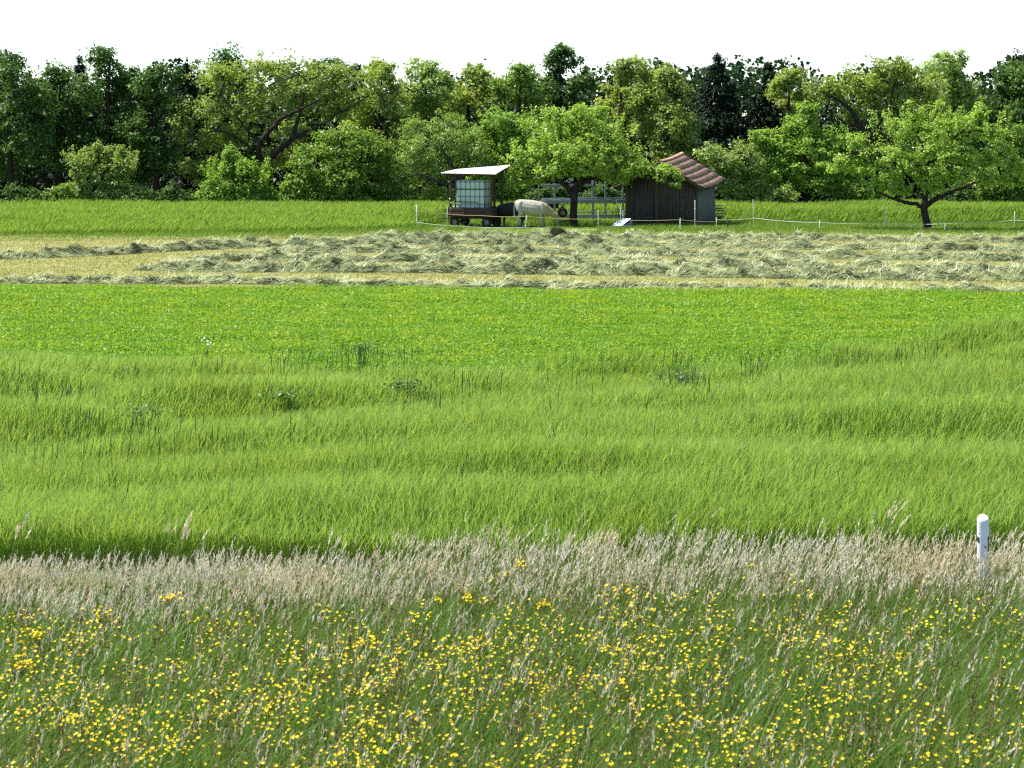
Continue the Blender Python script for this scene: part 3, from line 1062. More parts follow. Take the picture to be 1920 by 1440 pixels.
# --- the two apple trees
tree('apple_tree', 'gnarled apple tree standing between the trailer and the hut', 'tree', 121.0, 1076,
     [(1076, 428, 0, .24), (1075, 405, 0, .19), (1076, 382, 0, .18), (1077, 360, 0, .19), (1080, 348, 0, .15)],
     [[(1074, 372, 0, .14), (1064, 352, -.2, .11), (1048, 340, -.4, .08), (1030, 330, -.6, .05)],
      [(1076, 362, 0, .13), (1062, 348, .2, .10), (1042, 332, .6, .06), (1022, 322, 1, .04)],
      [(1079, 360, 0, .12), (1092, 346, .1, .09), (1112, 336, .2, .06), (1140, 330, .2, .04)],
      [(1080, 350, 0, .12), (1085, 320, .4, .09), (1078, 285, .4, .06), (1082, 245, .3, .03)],
      [(1080, 350, 0, .10), (1100, 320, -.4, .07), (1130, 290, -.6, .05), (1165, 290, -.7, .03)],
      [(1165, 292, -.7, .03), (1200, 310, -1.0, .025), (1235, 326, -1.2, .02)]],
     [(1078, 222, 32, 26), (1050, 244, 40, 26, .5), (1108, 246, 42, 28), (1140, 262, 36, 26, -.3), (1010, 278, 44, 26), (1068, 284, 56, 32, -1),
      (1130, 296, 52, 30, -.8), (978, 300, 30, 22, .2), (1180, 294, 36, 24), (1040, 318, 46, 17, -.8), (1100, 318, 46, 18, -.9),
      (975, 336, 22, 14), (1010, 338, 24, 12, .2), (1160, 330, 36, 14, -.4), (1208, 316, 30, 14, -.9), (1245, 322, 22, 9, -1.4), (1236, 336, 14, 7, -1.4), (1275, 330, 12, 7, -1.6), (1270, 345, 12, 6, -1.6), (1185, 318, 26, 14, -.9),
      (1118, 212, 22, 14, .3), (1040, 216, 18, 12, .3), (965, 318, 14, 12, .3)],
     31000, 0.125, L_APPLE, group='old apple trees in the paddock', seed=1, clump=0.30, per=38, twigs=220, shell=0.35, shoots=(34, (985, 1190), (275, 235), (240, 196)))

tree('apple_tree', 'spreading apple tree with low forked trunk at the right, right of the hut', 'tree', 116.5, 1739,
     [(1741, 440, 0, .26), (1738, 418, 0, .19), (1733, 396, 0, .17), (1734, 380, 0, .17), (1735, 362, 0, .14)],
     [[(1735, 390, 0, .13), (1720, 384, -.1, .10), (1690, 378, -.3, .09), (1665, 369, -.5, .06), (1640, 358, -.6, .04)],
      [(1735, 388, 0, .14), (1752, 374, .1, .12), (1780, 362, .2, .10), (1808, 350, .3, .08), (1838, 340, .4, .05)],
      [(1735, 366, 0, .12), (1732, 340, .2, .10), (1735, 300, .3, .07), (1722, 250, .3, .04)],
      [(1735, 366, 0, .10), (1752, 330, -.3, .07), (1778, 290, -.4, .05), (1800, 250, -.3, .03)],
      [(1733, 366, 0, .09), (1706, 330, -.4, .07), (1670, 300, -.5, .05), (1630, 280, -.5, .03)],
      [(1838, 340, .4, .05), (1880, 338, .5, .04), (1925, 345, .6, .025)]],
     [(1735, 232, 22, 30), (1700, 248, 24, 28, .2), (1775, 240, 26, 34), (1820, 238, 22, 34, .2), (1745, 285, 50, 28, -.6), (1690, 296, 46, 24, -.6), (1800, 288, 46, 26, -.4),
      (1640, 288, 40, 20, -.2), (1608, 268, 26, 14), (1850, 300, 36, 22), (1730, 325, 48, 20, -.9), (1670, 330, 44, 18, -.6), (1610, 318, 36, 13, -.2), (1575, 312, 34, 14), (1545, 306, 22, 10), (1590, 300, 28, 14),
      (1648, 348, 34, 12, -.2), (1790, 328, 44, 16, -.6), (1860, 334, 40, 15), (1905, 335, 34, 14, .4), (1925, 318, 30, 18, .3), (1900, 300, 26, 18, .2), (1745, 352, 30, 10, -.7), (1690, 356, 26, 9, -.4), (1862, 255, 18, 22, .3), (1890, 280, 20, 18, .3), (1710, 212, 12, 20, .2), (1760, 205, 10, 16, .2), (1840, 206, 10, 20, .2)],
     29000, 0.115, L_APPLE, group='old apple trees in the paddock', seed=2, clump=0.26, per=36, twigs=260, shell=0.3, shoots=(46, (1640, 1880), (270, 235), (236, 196)))

G_S = 'bushes along the edge of the wood'
G_T = 'trees at the edge of the wood'
# --- bushes in front of the wood
tree('bush', 'feathery pale bush with upright shoots before the dark trees at left', 'bush', 131.5, 190, [(190, 388, 0, .10), (190, 350, 0, .07), (190, 320, 0, .05)],
     [[(190, 370, 0, .05), (150, 310, 0, .03), (135, 285, 0, .015)], [(190, 365, 0, .05), (215, 310, 0, .03), (245, 285, 0, .015)], [(190, 360, 0, .05), (180, 310, 0, .03), (172, 275, 0, .015)], [(190, 360, 0, .05), (200, 310, 0, .03), (210, 272, 0, .015)]],
     [(190, 330, 40, 26), (150, 318, 22, 20), (232, 318, 22, 22), (190, 362, 48, 24), (165, 292, 14, 16), (205, 288, 16, 18), (140, 296, 9, 12), (246, 296, 9, 14), (228, 285, 7, 14), (180, 280, 7, 14), (218, 350, 30, 26), (160, 352, 26, 24)],
     15000, 0.12, L_PALE, seed=3, group=G_S, clump=0.22, per=26, up=0.7, shoots=(34, (128, 252), (318, 300), (300, 268)))
tree('bush', 'rounded fresh green bush in front of the leaning dark-limbed tree', 'bush', 131.0, 440, [(440, 392, 0, .10), (440, 350, 0, .06), (438, 320, 0, .04)], [],
     [(440, 350, 44, 26), (400, 358, 32, 22), (480, 356, 34, 24), (440, 312, 26, 20), (430, 290, 14, 12), (405, 334, 22, 18), (474, 328, 26, 18), (440, 376, 66, 16), (380, 372, 18, 14), (500, 372, 18, 14)],
     16000, 0.13, L_BRIGHT, seed=4, group=G_S, clump=0.28, per=40, shoots=(22, (385, 500), (345, 315), (322, 292)))
tree('shrub_tree', 'dense glossy green round tree in the left middle of the wood edge', 'tree', 131.5, 640, [(640, 392, 0, .2), (640, 340, 0, .14), (640, 300, 0, .09)],
     [[(640, 350, 0, .1), (600, 310, -.4, .05)], [(640, 345, 0, .1), (690, 300, -.4, .05)]],
     [(640, 290, 66, 40), (600, 318, 50, 34, -.6), (690, 310, 44, 42), (560, 350, 30, 26, -.4), (640, 345, 60, 36, -.8), (700, 350, 34, 34), (620, 262, 34, 22), (672, 262, 34, 20), (580, 292, 28, 24), (715, 290, 18, 22), (556, 374, 24, 14, -.6), (660, 376, 50, 14, -.8), (610, 372, 40, 16, -.8)],
     30000, 0.15, L_MID, seed=5, group=G_T, clump=0.34, per=45)
tree('willow_tree', 'silvery green loose tree with a dark horizontal limb left of trailer', 'tree', 131.5, 850, [(862, 392, 0, .2), (858, 355, 0, .17), (850, 320, 0, .12), (830, 280, 0, .07)],
     [[(856, 348, 0, .12), (832, 344, -.5, .10), (808, 335, -.8, .07), (790, 325, -.9, .04)], [(855, 340, 0, .1), (880, 300, .2, .06), (890, 260, .2, .03)]],
     [(800, 275, 50, 34), (850, 262, 50, 34, .4), (770, 310, 34, 30), (820, 318, 46, 26, .4), (890, 290, 34, 32, .3), (790, 352, 44, 30, .2), (745, 340, 18, 34), (830, 366, 36, 20, .6), (780, 240, 30, 18, .5), (840, 228, 34, 18, .6), (760, 372, 34, 14)],
     26000, 0.12, L_GREY, BARK_GREY, seed=6, group=G_T, clump=0.26, per=24, aspect=0.4, up=0.3)
tree('shrub_tree', 'yellow green tree behind the white trailer roof and apple tree', 'tree', 133.0, 930, [(930, 390, 0, .18), (930, 330, 0, .12), (925, 270, 0, .07)], [],
     [(920, 290, 40, 30), (960, 265, 40, 28), (900, 262, 30, 26, .3), (940, 230, 40, 24), (925, 325, 46, 26), (985, 240, 30, 24), (960, 355, 40, 30), (920, 365, 40, 22)],
     22000, 0.14, L_BRIGHT, seed=7, group=G_T, clump=0.32, per=40)
tree('bush', 'pale dusty green bush directly right behind the tiled hut', 'bush', 131.0, 1370, [(1372, 392, 0, .12), (1370, 350, 0, .08), (1368, 310, 0, .05)], [],
     [(1360, 300, 44, 26), (1400, 310, 36, 28), (1330, 290, 28, 18), (1390, 345, 44, 28), (1420, 350, 30, 26), (1395, 278, 26, 14), (1350, 340, 40, 30), (1440, 368, 34, 16), (1400, 372, 50, 14)],
     19000, 0.13, L_PALE, seed=8, group=G_S, clump=0.28, per=34)
tree('shrub_tree', 'tall bright green bushy tree between the hut and the right apple tree', 'tree', 132.0, 1510, [(1512, 394, 0, .2), (1512, 330, 0, .13), (1508, 260, 0, .07)], [],
     [(1500, 240, 34, 30), (1512, 208, 18, 18), (1470, 268, 44, 28), (1540, 262, 48, 30), (1510, 300, 62, 34, -.6), (1450, 300, 36, 28), (1570, 296, 36, 28), (1460, 335, 38, 28, -.3), (1540, 340, 50, 28, -.4), (1590, 330, 34, 22), (1430, 262, 22, 18), (1600, 278, 20, 16)],
     30000, 0.15, L_BRIGHT, seed=9, group=G_T, clump=0.34, per=50)
tree('bush', 'round green bush at the right edge behind the apple tree', 'bush', 131.5, 1890, [(1890, 394, 0, .14), (1890, 340, 0, .09), (1888, 290, 0, .05)], [],
     [(1880, 270, 34, 22), (1915, 262, 34, 26), (1900, 310, 50, 34), (1860, 345, 40, 30), (1930, 345, 40, 36), (1895, 372, 50, 18), (1960, 300, 40, 40)],
     18000, 0.14, L_MID, seed=10, group=G_S, clump=0.32, per=44)
for q, (px, w, lab, mt) in enumerate([
        (30, 52, 'low dark green bush at the far left edge under the dark tree', L_DARK), (110, 30, 'small pale weed bush left of the feathery bush', L_MID), (255, 26, 'tiny pale bush at the right foot of the feathery bush', L_PALE),
        (325, 40, 'low dark bush between the feathery and the rounded bush', L_DARK), (545, 26, 'small light green bush beside the glossy round tree', L_BRIGHT), (735, 30, 'low green bush at the foot of the silvery tree', L_MID),
        (1460, 34, 'low pale bush right of the dusty bush behind hut', L_PALE), (1590, 30, 'low mid green bush below the bright bushy tree', L_MID), (1640, 30, 'small fresh bush left of the right apple trunk', L_BRIGHT),
        (1790, 40, 'low dark bush behind the right apple trunk', L_DARK), (1210, 36, 'green bush mostly hidden behind the hut', L_MID), (1130, 40, 'dark bush seen under the middle apple crown', L_DARK), (1030, 40, 'shady bush behind the cow and wagon', L_DARK)]):
    tree('bush', lab, 'bush', 130.6 + 0.3 * (q % 3), px, [(px, 392, 0, .05), (px, 375, 0, .03), (px + 2, 365, 0, .02)], [],
         [(px, 376, w, 14), (px - w * .5, 372, w * .5, 14), (px + w * .45, 368, w * .5, 16), (px, 360, w * .5, 12)], 5000, 0.13, mt, seed=30 + q, group=G_S, clump=0.24, per=36, twigs=20)

# --- the big tree with the dark leaning limbs
tree('limbed_tree', 'large olive tree with dark leaning limbs showing through its thin crown', 'tree', 134.5, 490,
     [(486, 396, 0, .26), (490, 340, 0, .24), (497, 308, 0, .22), (520, 283, 0, .19), (545, 262, .2, .16), (556, 232, .3, .11), (566, 200, .3, .07), (574, 150, .3, .04)],
     [[(497, 310, 0, .14), (484, 276, -.4, .16), (510, 240, -.5, .15), (535, 218, -.6, .12), (562, 206, -.6, .09), (600, 186, -.6, .05)],
      [(545, 262, .2, .12), (570, 252, .1, .09), (590, 262, 0, .05), (606, 272, 0, .03)], [(548, 258, .2, .1), (590, 240, .2, .07), (640, 210, .2, .05), (690, 180, .2, .03)],
      [(486, 276, -.4, .1), (470, 250, -.2, .07), (440, 215, -.2, .05), (415, 170, 0, .03)], [(490, 300, 0, .09), (450, 262, -.3, .07), (400, 245, -.4, .05), (365, 280, -.4, .03)]],
     [(400, 210, 60, 36, .6), (470, 190, 70, 40, 1.0), (560, 176, 70, 34, 1.2), (380, 262, 44, 32, .8), (620, 200, 50, 36, 1), (340, 230, 26, 40, .8), (440, 250, 40, 24, 1.4), (560, 250, 50, 24, 1.6), (670, 190, 44, 30, 1.2),
      (520, 300, 40, 24, 1.6), (350, 310, 34, 26, .6), (420, 140, 60, 30, .8), (520, 126, 70, 30, 1), (620, 145, 56, 30, 1), (590, 300, 40, 26, 1.8), (390, 320, 30, 30, 1.4)],
     34000, 0.14, L_OLIVE, seed=11, group=G_T, clump=0.34, per=22, twigs=300, shell=0.2)
tree('limbed_tree', 'dark forked tree with bare limbs behind the bright bushy tree at right', 'tree', 135.5, 1630,
     [(1640, 396, 0, .26), (1632, 320, 0, .24), (1622, 260, 0, .21), (1612, 236, 0, .18), (1598, 210, 0, .14), (1576, 190, 0, .10), (1550, 178, 0, .07)],
     [[(1625, 270, 0, .14), (1646, 232, .2, .10), (1668, 200, .2, .07), (1676, 160, .2, .04)], [(1628, 262, 0, .09), (1632, 230, -.2, .06), (1640, 200, -.2, .04)], [(1612, 236, 0, .1), (1590, 235, -.2, .06), (1560, 222, -.2, .04)]],
     [(1560, 170, 50, 24, .6), (1650, 180, 60, 30, .8), (1700, 220, 40, 36, 1), (1620, 150, 60, 28, .8), (1730, 170, 50, 36, .8), (1600, 215, 26, 12, .9), (1680, 130, 50, 28, .6), (1690, 260, 30, 30, 1.4)],
     17000, 0.15, L_OLIVE, seed=12, group=G_T, clump=0.34, per=24, twigs=200, shell=0.2)


def stand_tree(px, top, wid, Y, leaf, label, seed, n=21000, size=0.155, low=330, lobes=14, bark=BARK, **kw):
    top = 104 + (top - 104) * 0.55
    """a whole tree of the wood: crown of lobes filling an egg from the shrub line to its top"""
    rng = np.random.default_rng(seed + 5000)
    LB = []
    for k in range(lobes):
        t = (k + 0.5) / lobes
        py = low + (top - low) * (0.06 + 0.90 * t)
        half = wid * 0.5 * (0.55 + 0.9 * math.sin(math.pi * min(max(0.18 + 0.76 * t, 0), 1))) * 0.72
        rr = wid * (0.20 + 0.10 * rng.random()) * (1.08 - 0.22 * t)
        LB.append((px + rng.uniform(-1, 1) * half * 0.8, py, rr, rr * 0.78, rng.uniform(-1.2, 1.2)))
    LB.append((px, top + wid * .12, wid * .16, wid * .15, 0))
    mid = (low + top) / 2
    tree('woodland_tree', label, 'tree', Y, px, [(px + 3, 396, 0, .22), (px, low, 0, .18), (px - 3, mid, 0, .13), (px + 2, top + 15, 0, .04)], [], LB, n, size, leaf, bark,
         group='trees of the wood behind the field', seed=seed, twigs=60, **kw)


for q, a in enumerate([
    (20, 100, 150, 135, L_DARK, 'dark maple at the far left of the wood'), (112, 150, 130, 138, L_DARK, 'dark tree behind the left flank of the feathery bush'), (205, 80, 150, 137, L_DARK, 'tall dark tree rising behind the feathery bush'),
    (292, 150, 130, 136, L_DARK, 'shadowy tree between the feathery bush and olive tree'), (715, 128, 120, 138, L_OLIVE, 'olive brown tree above the glossy round tree'), (800, 132, 130, 140, L_GREY, 'greyish tree top above the silvery tree'),
    (880, 140, 110, 141, L_OLIVE, 'brownish green tree behind the trailer roof'), (975, 140, 120, 139, L_MID, 'green tree rising left behind the middle apple tree'), (1050, 84, 110, 143, L_DARK, 'dark tree directly above the middle apple tree'),
    (1165, 120, 130, 138, L_OLIVE, 'olive tree right behind the middle apple tree'), (1255, 150, 130, 137, L_OLIVE, 'yellowish olive tree above the ridge of the hut'), (1480, 150, 100, 140, L_OLIVE, 'olive tree top behind the bright bushy tree'),
    (1790, 100, 140, 140, L_GREY, 'greyish tree above the right apple tree'), (1880, 140, 120, 142, L_DARK, 'dark tree in the right corner of the wood'), (1960, 110, 150, 139, L_DARK, 'dark tree cut by the right edge'),
    (-70, 110, 150, 138, L_MID, 'green tree cut by the left edge'), (600, 124, 140, 146, L_DARK, 'dark tree far behind the olive limbed tree'), (430, 88, 150, 147, L_DARK, 'dark tree behind the left half of the olive tree')]):
    stand_tree(*a, seed=60 + q)


def spruce(px, top, wid, Y, label, seed, n=16000):
    rng = np.random.default_rng(seed + 9000)
    X = across(px, Y)
    H = height(top, Y)
    rad = wid / 2 * Y / FPX
    root = empty('spruce_tree', (X, Y, 0), label=label, cat='tree', group='dark spruces in the wood')
    t = rng.random(n) ** 0.75
    z = H * (0.06 + 0.94 * (1 - t))
    tier = (np.floor(z / 0.55) + 0.5) * 0.55
    rr = rad * np.clip(1 - tier / H, 0.03, 1) * (0.25 + 0.75 * np.sqrt(rng.random(n))) * (0.75 + 0.5 * vnoise(tier * 3 + 5, tier * 0 + seed + 2, 77))
    nb = 13
    a = (rng.integers(0, nb, n) + (np.floor(z / 0.55) % 7) * 0.37) * 2 * np.pi / nb + rng.normal(size=n) * 0.10
    zz = tier - rr * 0.28 + 0.10 * rng.normal(size=n)
    p = np.stack([rr * np.cos(a), rr * np.sin(a), np.maximum(zz, .2)], 1)
    out = np.stack([np.cos(a), np.sin(a), -0.35 + 0 * a], 1)
    V, F, _ = ribbons(p, unit(out + rng.normal(size=(n, 3)) * .45), 0.20 + 0.22 * rng.random(n), np.full(n, 0.10), np.zeros((n, 3)), 1, a + 1.57 + rng.normal(size=n) * .4, 0.3)
    s = Soup()
    s.add(V, F)
    s.build('crown', L_SPRUCE, root)
    s = Soup()
    tube_into(s, [(0, 0, 0), (0, 0, H * .5), (0, 0, H * .98)], [.2, .11, .02], 8)
    s.build('trunk', BARK, root, smooth=True)


for q, a in enumerate([(1345, 104, 300, 142, 'broad dark spruce behind the hut roof'), (1440, 118, 240, 144, 'dark spruce between hut and bright bushy tree'), (1905, 100, 280, 147, 'dark spruce in the right corner'),
                       (350, 116, 230, 143, 'dark spruce left behind the olive limbed tree'), (672, 128, 220, 144, 'dark spruce above the glossy round tree'), (150, 112, 230, 145, 'dark spruce behind the feathery bush')]):
    spruce(*a, seed=q)


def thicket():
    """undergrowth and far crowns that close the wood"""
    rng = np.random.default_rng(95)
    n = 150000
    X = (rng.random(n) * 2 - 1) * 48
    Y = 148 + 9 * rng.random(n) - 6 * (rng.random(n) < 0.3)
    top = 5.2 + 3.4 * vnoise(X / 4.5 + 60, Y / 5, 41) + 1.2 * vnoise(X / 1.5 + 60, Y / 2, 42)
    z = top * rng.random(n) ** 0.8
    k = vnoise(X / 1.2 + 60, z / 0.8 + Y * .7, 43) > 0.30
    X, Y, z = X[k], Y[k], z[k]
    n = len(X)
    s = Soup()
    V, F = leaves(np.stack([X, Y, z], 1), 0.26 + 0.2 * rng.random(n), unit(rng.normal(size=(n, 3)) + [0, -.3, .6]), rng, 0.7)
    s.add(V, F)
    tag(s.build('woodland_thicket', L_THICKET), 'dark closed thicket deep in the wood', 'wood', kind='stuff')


thicket()


# ------------------------------------------------------------------ hut
WOOD_DARK = plain('weathered_dark_board', (0.085, 0.074, 0.062), (0.034, 0.030, 0.027), 4, 0.85, 0.2, stretch=(6, 6, 0.5), bump=0.5)
WOOD_GREY = plain('weathered_grey_board', (0.20, 0.20, 0.21), (0.10, 0.10, 0.105), 4, 0.85, 0.2, stretch=(6, 6, 0.5), bump=0.5)
WOOD_BROWN = plain('brown_timber', (0.11, 0.075, 0.05), (0.05, 0.035, 0.025), 4, 0.85, 0.2, stretch=(5, 5, 0.6), bump=0.5)
TIN = plain('galvanised_tin', (0.78, 0.79, 0.82), (0.62, 0.63, 0.68), 2.5, 0.45, 0.5)
STEEL_DARK = plain('dark_steel', (0.035, 0.033, 0.032), (0.06, 0.045, 0.035), 8, 0.6, 0.4)
RUBBER = plain('black_rubber', (0.018, 0.018, 0.018), (0.03, 0.028, 0.026), 12, 0.85, 0.2)


def tile_mat():
    m, N, L, P, O = nodes('clay_roof_tile')
    g = N.new('ShaderNodeNewGeometry')
    c = ramp(N, L, g.outputs['Random Per Island'], [(0, (0.36, 0.20, 0.15)), (0.35, (0.52, 0.28, 0.18)), (0.7, (0.44, 0.28, 0.20)), (0.88, (0.60, 0.37, 0.23)), (1, (0.30, 0.22, 0.19))])
    c = mixc(N, L, 0.8, c, ramp(N, L, noise(N, L, 5, 6, 0.7), [(0.35, (0.62, 0.66, 0.60)), (0.6, (1.1, 1.05, 1.0))]), 'MULTIPLY')
    L.new(c, P.inputs['Base Color'])
    P.inputs['Roughness'].default_value = 0.85
    P.inputs['Specular IOR Level'].default_value = 0.25
    return m


TILE = tile_mat()


def hut():
    rng = np.random.default_rng(7)
    Y = 121.5
    root = empty('wooden_hut', (across(1173, Y), Y, 0), R(-19), label='old dark board hut with red tiled gable roof beside the apple tree', cat='hut')
    W, D, E, A = 3.75, 3.5, 2.16, 3.22       # gable width, depth, eave and ridge heights
    rise = 0.085                             # the ground and the roof line climb towards the back
    def boards(name, p0, dirv, length, top, mat, bw, nrm, lo=-0.15):
        s = Soup()
        u = 0.0
        dirv = np.array(dirv); nrm = np.array(nrm)
        while u < length - 0.02:
            w = min(bw * (0.8 + 0.4 * rng.random()), length - u)
            off = nrm * (0.012 * rng.random())
            a = np.array(p0) + dirv * (u + 0.006) + off
            b = np.array(p0) + dirv * (u + w - 0.006) + off
            za, zb = top(u + 0.006), top(u + w - 0.006)
            z0 = lo + 0.10 * rng.random()
            q = -nrm * 0.025
            V = [(*a[:2], z0 + a[2]), (*b[:2], z0 + b[2]), (*b[:2], zb), (*a[:2], za), (*(a + q)[:2], z0 + a[2]), (*(b + q)[:2], z0 + b[2]), (*(b + q)[:2], zb), (*(a + q)[:2], za)]
            s.add(V, [(0, 1, 2, 3), (5, 4, 7, 6), (1, 5, 6, 2), (4, 0, 3, 7), (3, 2, 6, 7), (0, 4, 5, 1)])
            u += w
        return s.build(name, mat, root)
    def gable_top(u):
        t = u / W
        return E + (A - E) * (1 - abs(2 * t - 1)) - 0.03
    boards('front_wall', (0, 0, 0), (1, 0, 0), W, gable_top, WOOD_DARK, 0.17, (0, -1, 0))
    boards('back_wall', (0, D, 0), (1, 0, 0), W, lambda u: gable_top(u) + rise * D, WOOD_DARK, 0.2, (0, 1, 0))
    boards('side_wall', (W, 0.03, 0), (0, 1, 0), D - 0.06, lambda u: E + rise * u - 0.03, WOOD_GREY, 0.15, (1, 0, 0))
    boards('side_wall', (0, 0.03, 0), (0, 1, 0), D - 0.06, lambda u: E + rise * u - 0.03, WOOD_DARK, 0.2, (-1, 0, 0))
    # corner and middle posts, doorway boards
    for x in (0.06, W - 0.06):
        s = Soup()
        box_into(s, (x - 0.06, -0.052, -0.1), (x + 0.06, -0.022, E - 0.05))
        bevel(s.build('corner_post', WOOD_DARK, root))
    s = Soup()
    box_into(s, (W * 0.42, -0.075, -0.05), (W * 0.42 + 0.16, -0.024, E + 0.4))
    bevel(s.build('post', WOOD_BROWN, root))
    s = Soup()
    for k in range(6):
        x0 = W * 0.14 + k * 0.155
        box_into(s, (x0, -0.060 - 0.006 * rng.random(), 0.02), (x0 + 0.148, -0.026, 1.75 + 0.02 * rng.random()))
    d = s.build('door', WOOD_DARK, root)
    s = Soup()
    for z in (0.35, 1.4):
        box_into(s, (W * 0.14 + .02, -0.086, z), (W * 0.14 + 0.90, -0.068, z + 0.10))
    s.build('cross_bar', WOOD_DARK, d)
    s = Soup()
    box_into(s, (W * .14 + .80, -0.115, .95), (W * .14 + .86, -0.087, 1.10))
    bevel(s.build('handle', STEEL_DARK, d), .006)
    # roof
    O_, ov = 0.42, 0.32                       # overhang at the eaves and at the gables
    roof_s = Soup()
    for sg in (1, -1):
        hw = W / 2 + O_
        run = math.hypot(hw, (A - E) * hw / (W / 2))
        slope = (A - E) / (W / 2)
        def P(a, v, lift):                   # a: distance down from the ridge, v: along the ridge
            x = a / run * hw
            nx, nz = slope / math.hypot(1, slope), 1 / math.hypot(1, slope)
            sag = -0.05 * math.sin(math.pi * (v + ov) / (D + 2 * ov))
            return (W / 2 + sg * (x + nx * lift), v, A - x * slope + nz * lift + rise * v + sag)
        # deck
        V = [P(0, -ov, 0), P(0, D + ov, 0), P(run - .03, D + ov, 0), P(run - .03, -ov, 0), P(0, -ov, -0.04), P(0, D + ov, -0.04), P(run - .03, D + ov, -0.04), P(run - .03, -ov, -0.04)]
        ds = Soup()
        ds.add(V, [(0, 1, 2, 3), (7, 6, 5, 4), (0, 3, 7, 4), (1, 5, 6, 2), (3, 2, 6, 7)])
        ds.build('roof_boarding', WOOD_DARK, root)
        nc, nt = 6, 17
        ch, tw = run / nc, (D + 2 * ov) / nt
        for c in range(nc):
            for t in range(nt):
                a0, a1 = c * ch - (0.05 if c else 0), (c + 1) * ch + 0.03
                v0, v1 = -ov + t * tw + 0.004, -ov + (t + 1) * tw - 0.004
                j = 0.012 * rng.random()
                da = 0.018 * rng.normal()
                l0, l1 = 0.012, 0.105 + j
                m = (v0 + v1) / 2
                prof = [(v0, 0.0), (v0 + tw * .25, 0.009), (m, 0.012), (v1 - tw * .25, 0.007), (v1, 0.0)]
                top, bot = [], []
                for (v, lf) in prof:
                    top += [P(a0, v, l0 + lf + .012), P(a1 + da, v, l1 + lf)]
                    bot += [P(a0, v, l0 + lf - .012), P(a1 + da, v, l1 + lf - .055)]
                V = top + bot
                F = []
                for k in range(4):
                    F += [(2 * k, 2 * k + 1, 2 * k + 3, 2 * k + 2), (10 + 2 * k, 12 + 2 * k, 13 + 2 * k, 11 + 2 * k), (2 * k + 1, 10 + 2 * k + 1, 10 + 2 * k + 3, 2 * k + 3)]
                F += [(0, 10, 11, 1), (8, 9, 19, 18)]
                roof_s.add(V, F)
        # barge boards on the two gables
        for v, nm in ((-ov - .02, 'barge_board'), (D + ov + .02, 'barge_board')):
            b = Soup()
            V = [P(0, v - .015, .02), P(run, v - .015, .02), P(run, v - .015, -.14), P(0, v - .015, -.14), P(0, v + .015, .02), P(run, v + .015, .02), P(run, v + .015, -.14), P(0, v + .015, -.14)]
            b.add(V, [(0, 1, 2, 3), (7, 6, 5, 4), (0, 4, 5, 1), (3, 2, 6, 7), (1, 5, 6, 2)])
            b.build(nm, WOOD_DARK, root)
        # gutter
        g = Soup()
        V, F = [], []
        for v in (-ov, D + ov):
            cx, _, cz = P(run + 0.02, v, 0.0)
            for k in range(9):
                a = math.pi * k / 8
                V.append((cx + .06 * math.cos(a), v, cz - .06 * math.sin(a)))
            for k in range(9):
                a = math.pi * k / 8
                V.append((cx + .052 * math.cos(a), v, cz - .052 * math.sin(a) + .002))
        for k in range(8):
            F += [(k, k + 1, 18 + k + 1, 18 + k), (9 + k, 27 + k, 27 + k + 1, 9 + k + 1), (k, 9 + k, 10 + k, k + 1), (18 + k, 19 + k, 28 + k, 27 + k)]
        g.add(V, F)
        g.build('gutter', STEEL_DARK, root)
        if sg == 1:
            g = Soup()
            cx, _, cz = P(run + 0.02, D + ov - .25, 0)
            pts = curve_pts([(cx, D + ov - .25, cz - .05), (cx, D + ov - .25, cz - .26), (cx - .10, D + ov - .3, cz - .40), (W + .07, D - .12, cz - .52), (W + .06, D - .12, cz - .66)], 4)
            tube_into(g, pts, .042, 8)
            g.build('downpipe', STEEL_DARK, root)
    roof = roof_s.build('roof_tiles', TILE, root)
    r = Soup()
    nt = 13
    for t in range(nt):
        v0 = -ov + t * (D + 2 * ov) / nt
        v1 = v0 + (D + 2 * ov) / nt + .03
        V, F = [], []
        for v, rr in ((v0, .105), (v1, .125)):
            sag = -0.05 * math.sin(math.pi * (v + ov) / (D + 2 * ov))
            for k in range(7):
                a = math.pi * k / 6
                V.append((W / 2 + rr * 1.15 * math.cos(a), v, A + .035 + rr * .72 * math.sin(a) + rise * v + sag))
        for k in range(6):
            F.append((k, k + 1, 7 + k + 1, 7 + k))
        r.add(V, F)
    r.build('ridge_tiles', TILE, root)
    return root


hut()

# boards stacked behind the hut, their ends showing at its right
Y = 124.6
st = empty('plank_stack', (across(1352, Y), Y, 0), R(-12), label='stack of grey planks with their ends showing right of the hut', cat='planks')
rr_ = np.random.default_rng(3)
for k, z in enumerate((0.34, 0.46, 0.62, 0.74, 0.90)):
    s = Soup()
    box_into(s, (-1.3, -.2, z), (0.10 + 0.16 * (k == 1) + 0.05 * rr_.random(), .25, z + .045))
    bevel(s.build('plank', WOOD_GREY, st), .006)
for x in (-1.1, -0.15):
    s = Soup()
    box_into(s, (x, -.15, 0), (x + .12, .2, .335))
    s.build('bearer', WOOD_BROWN, st)


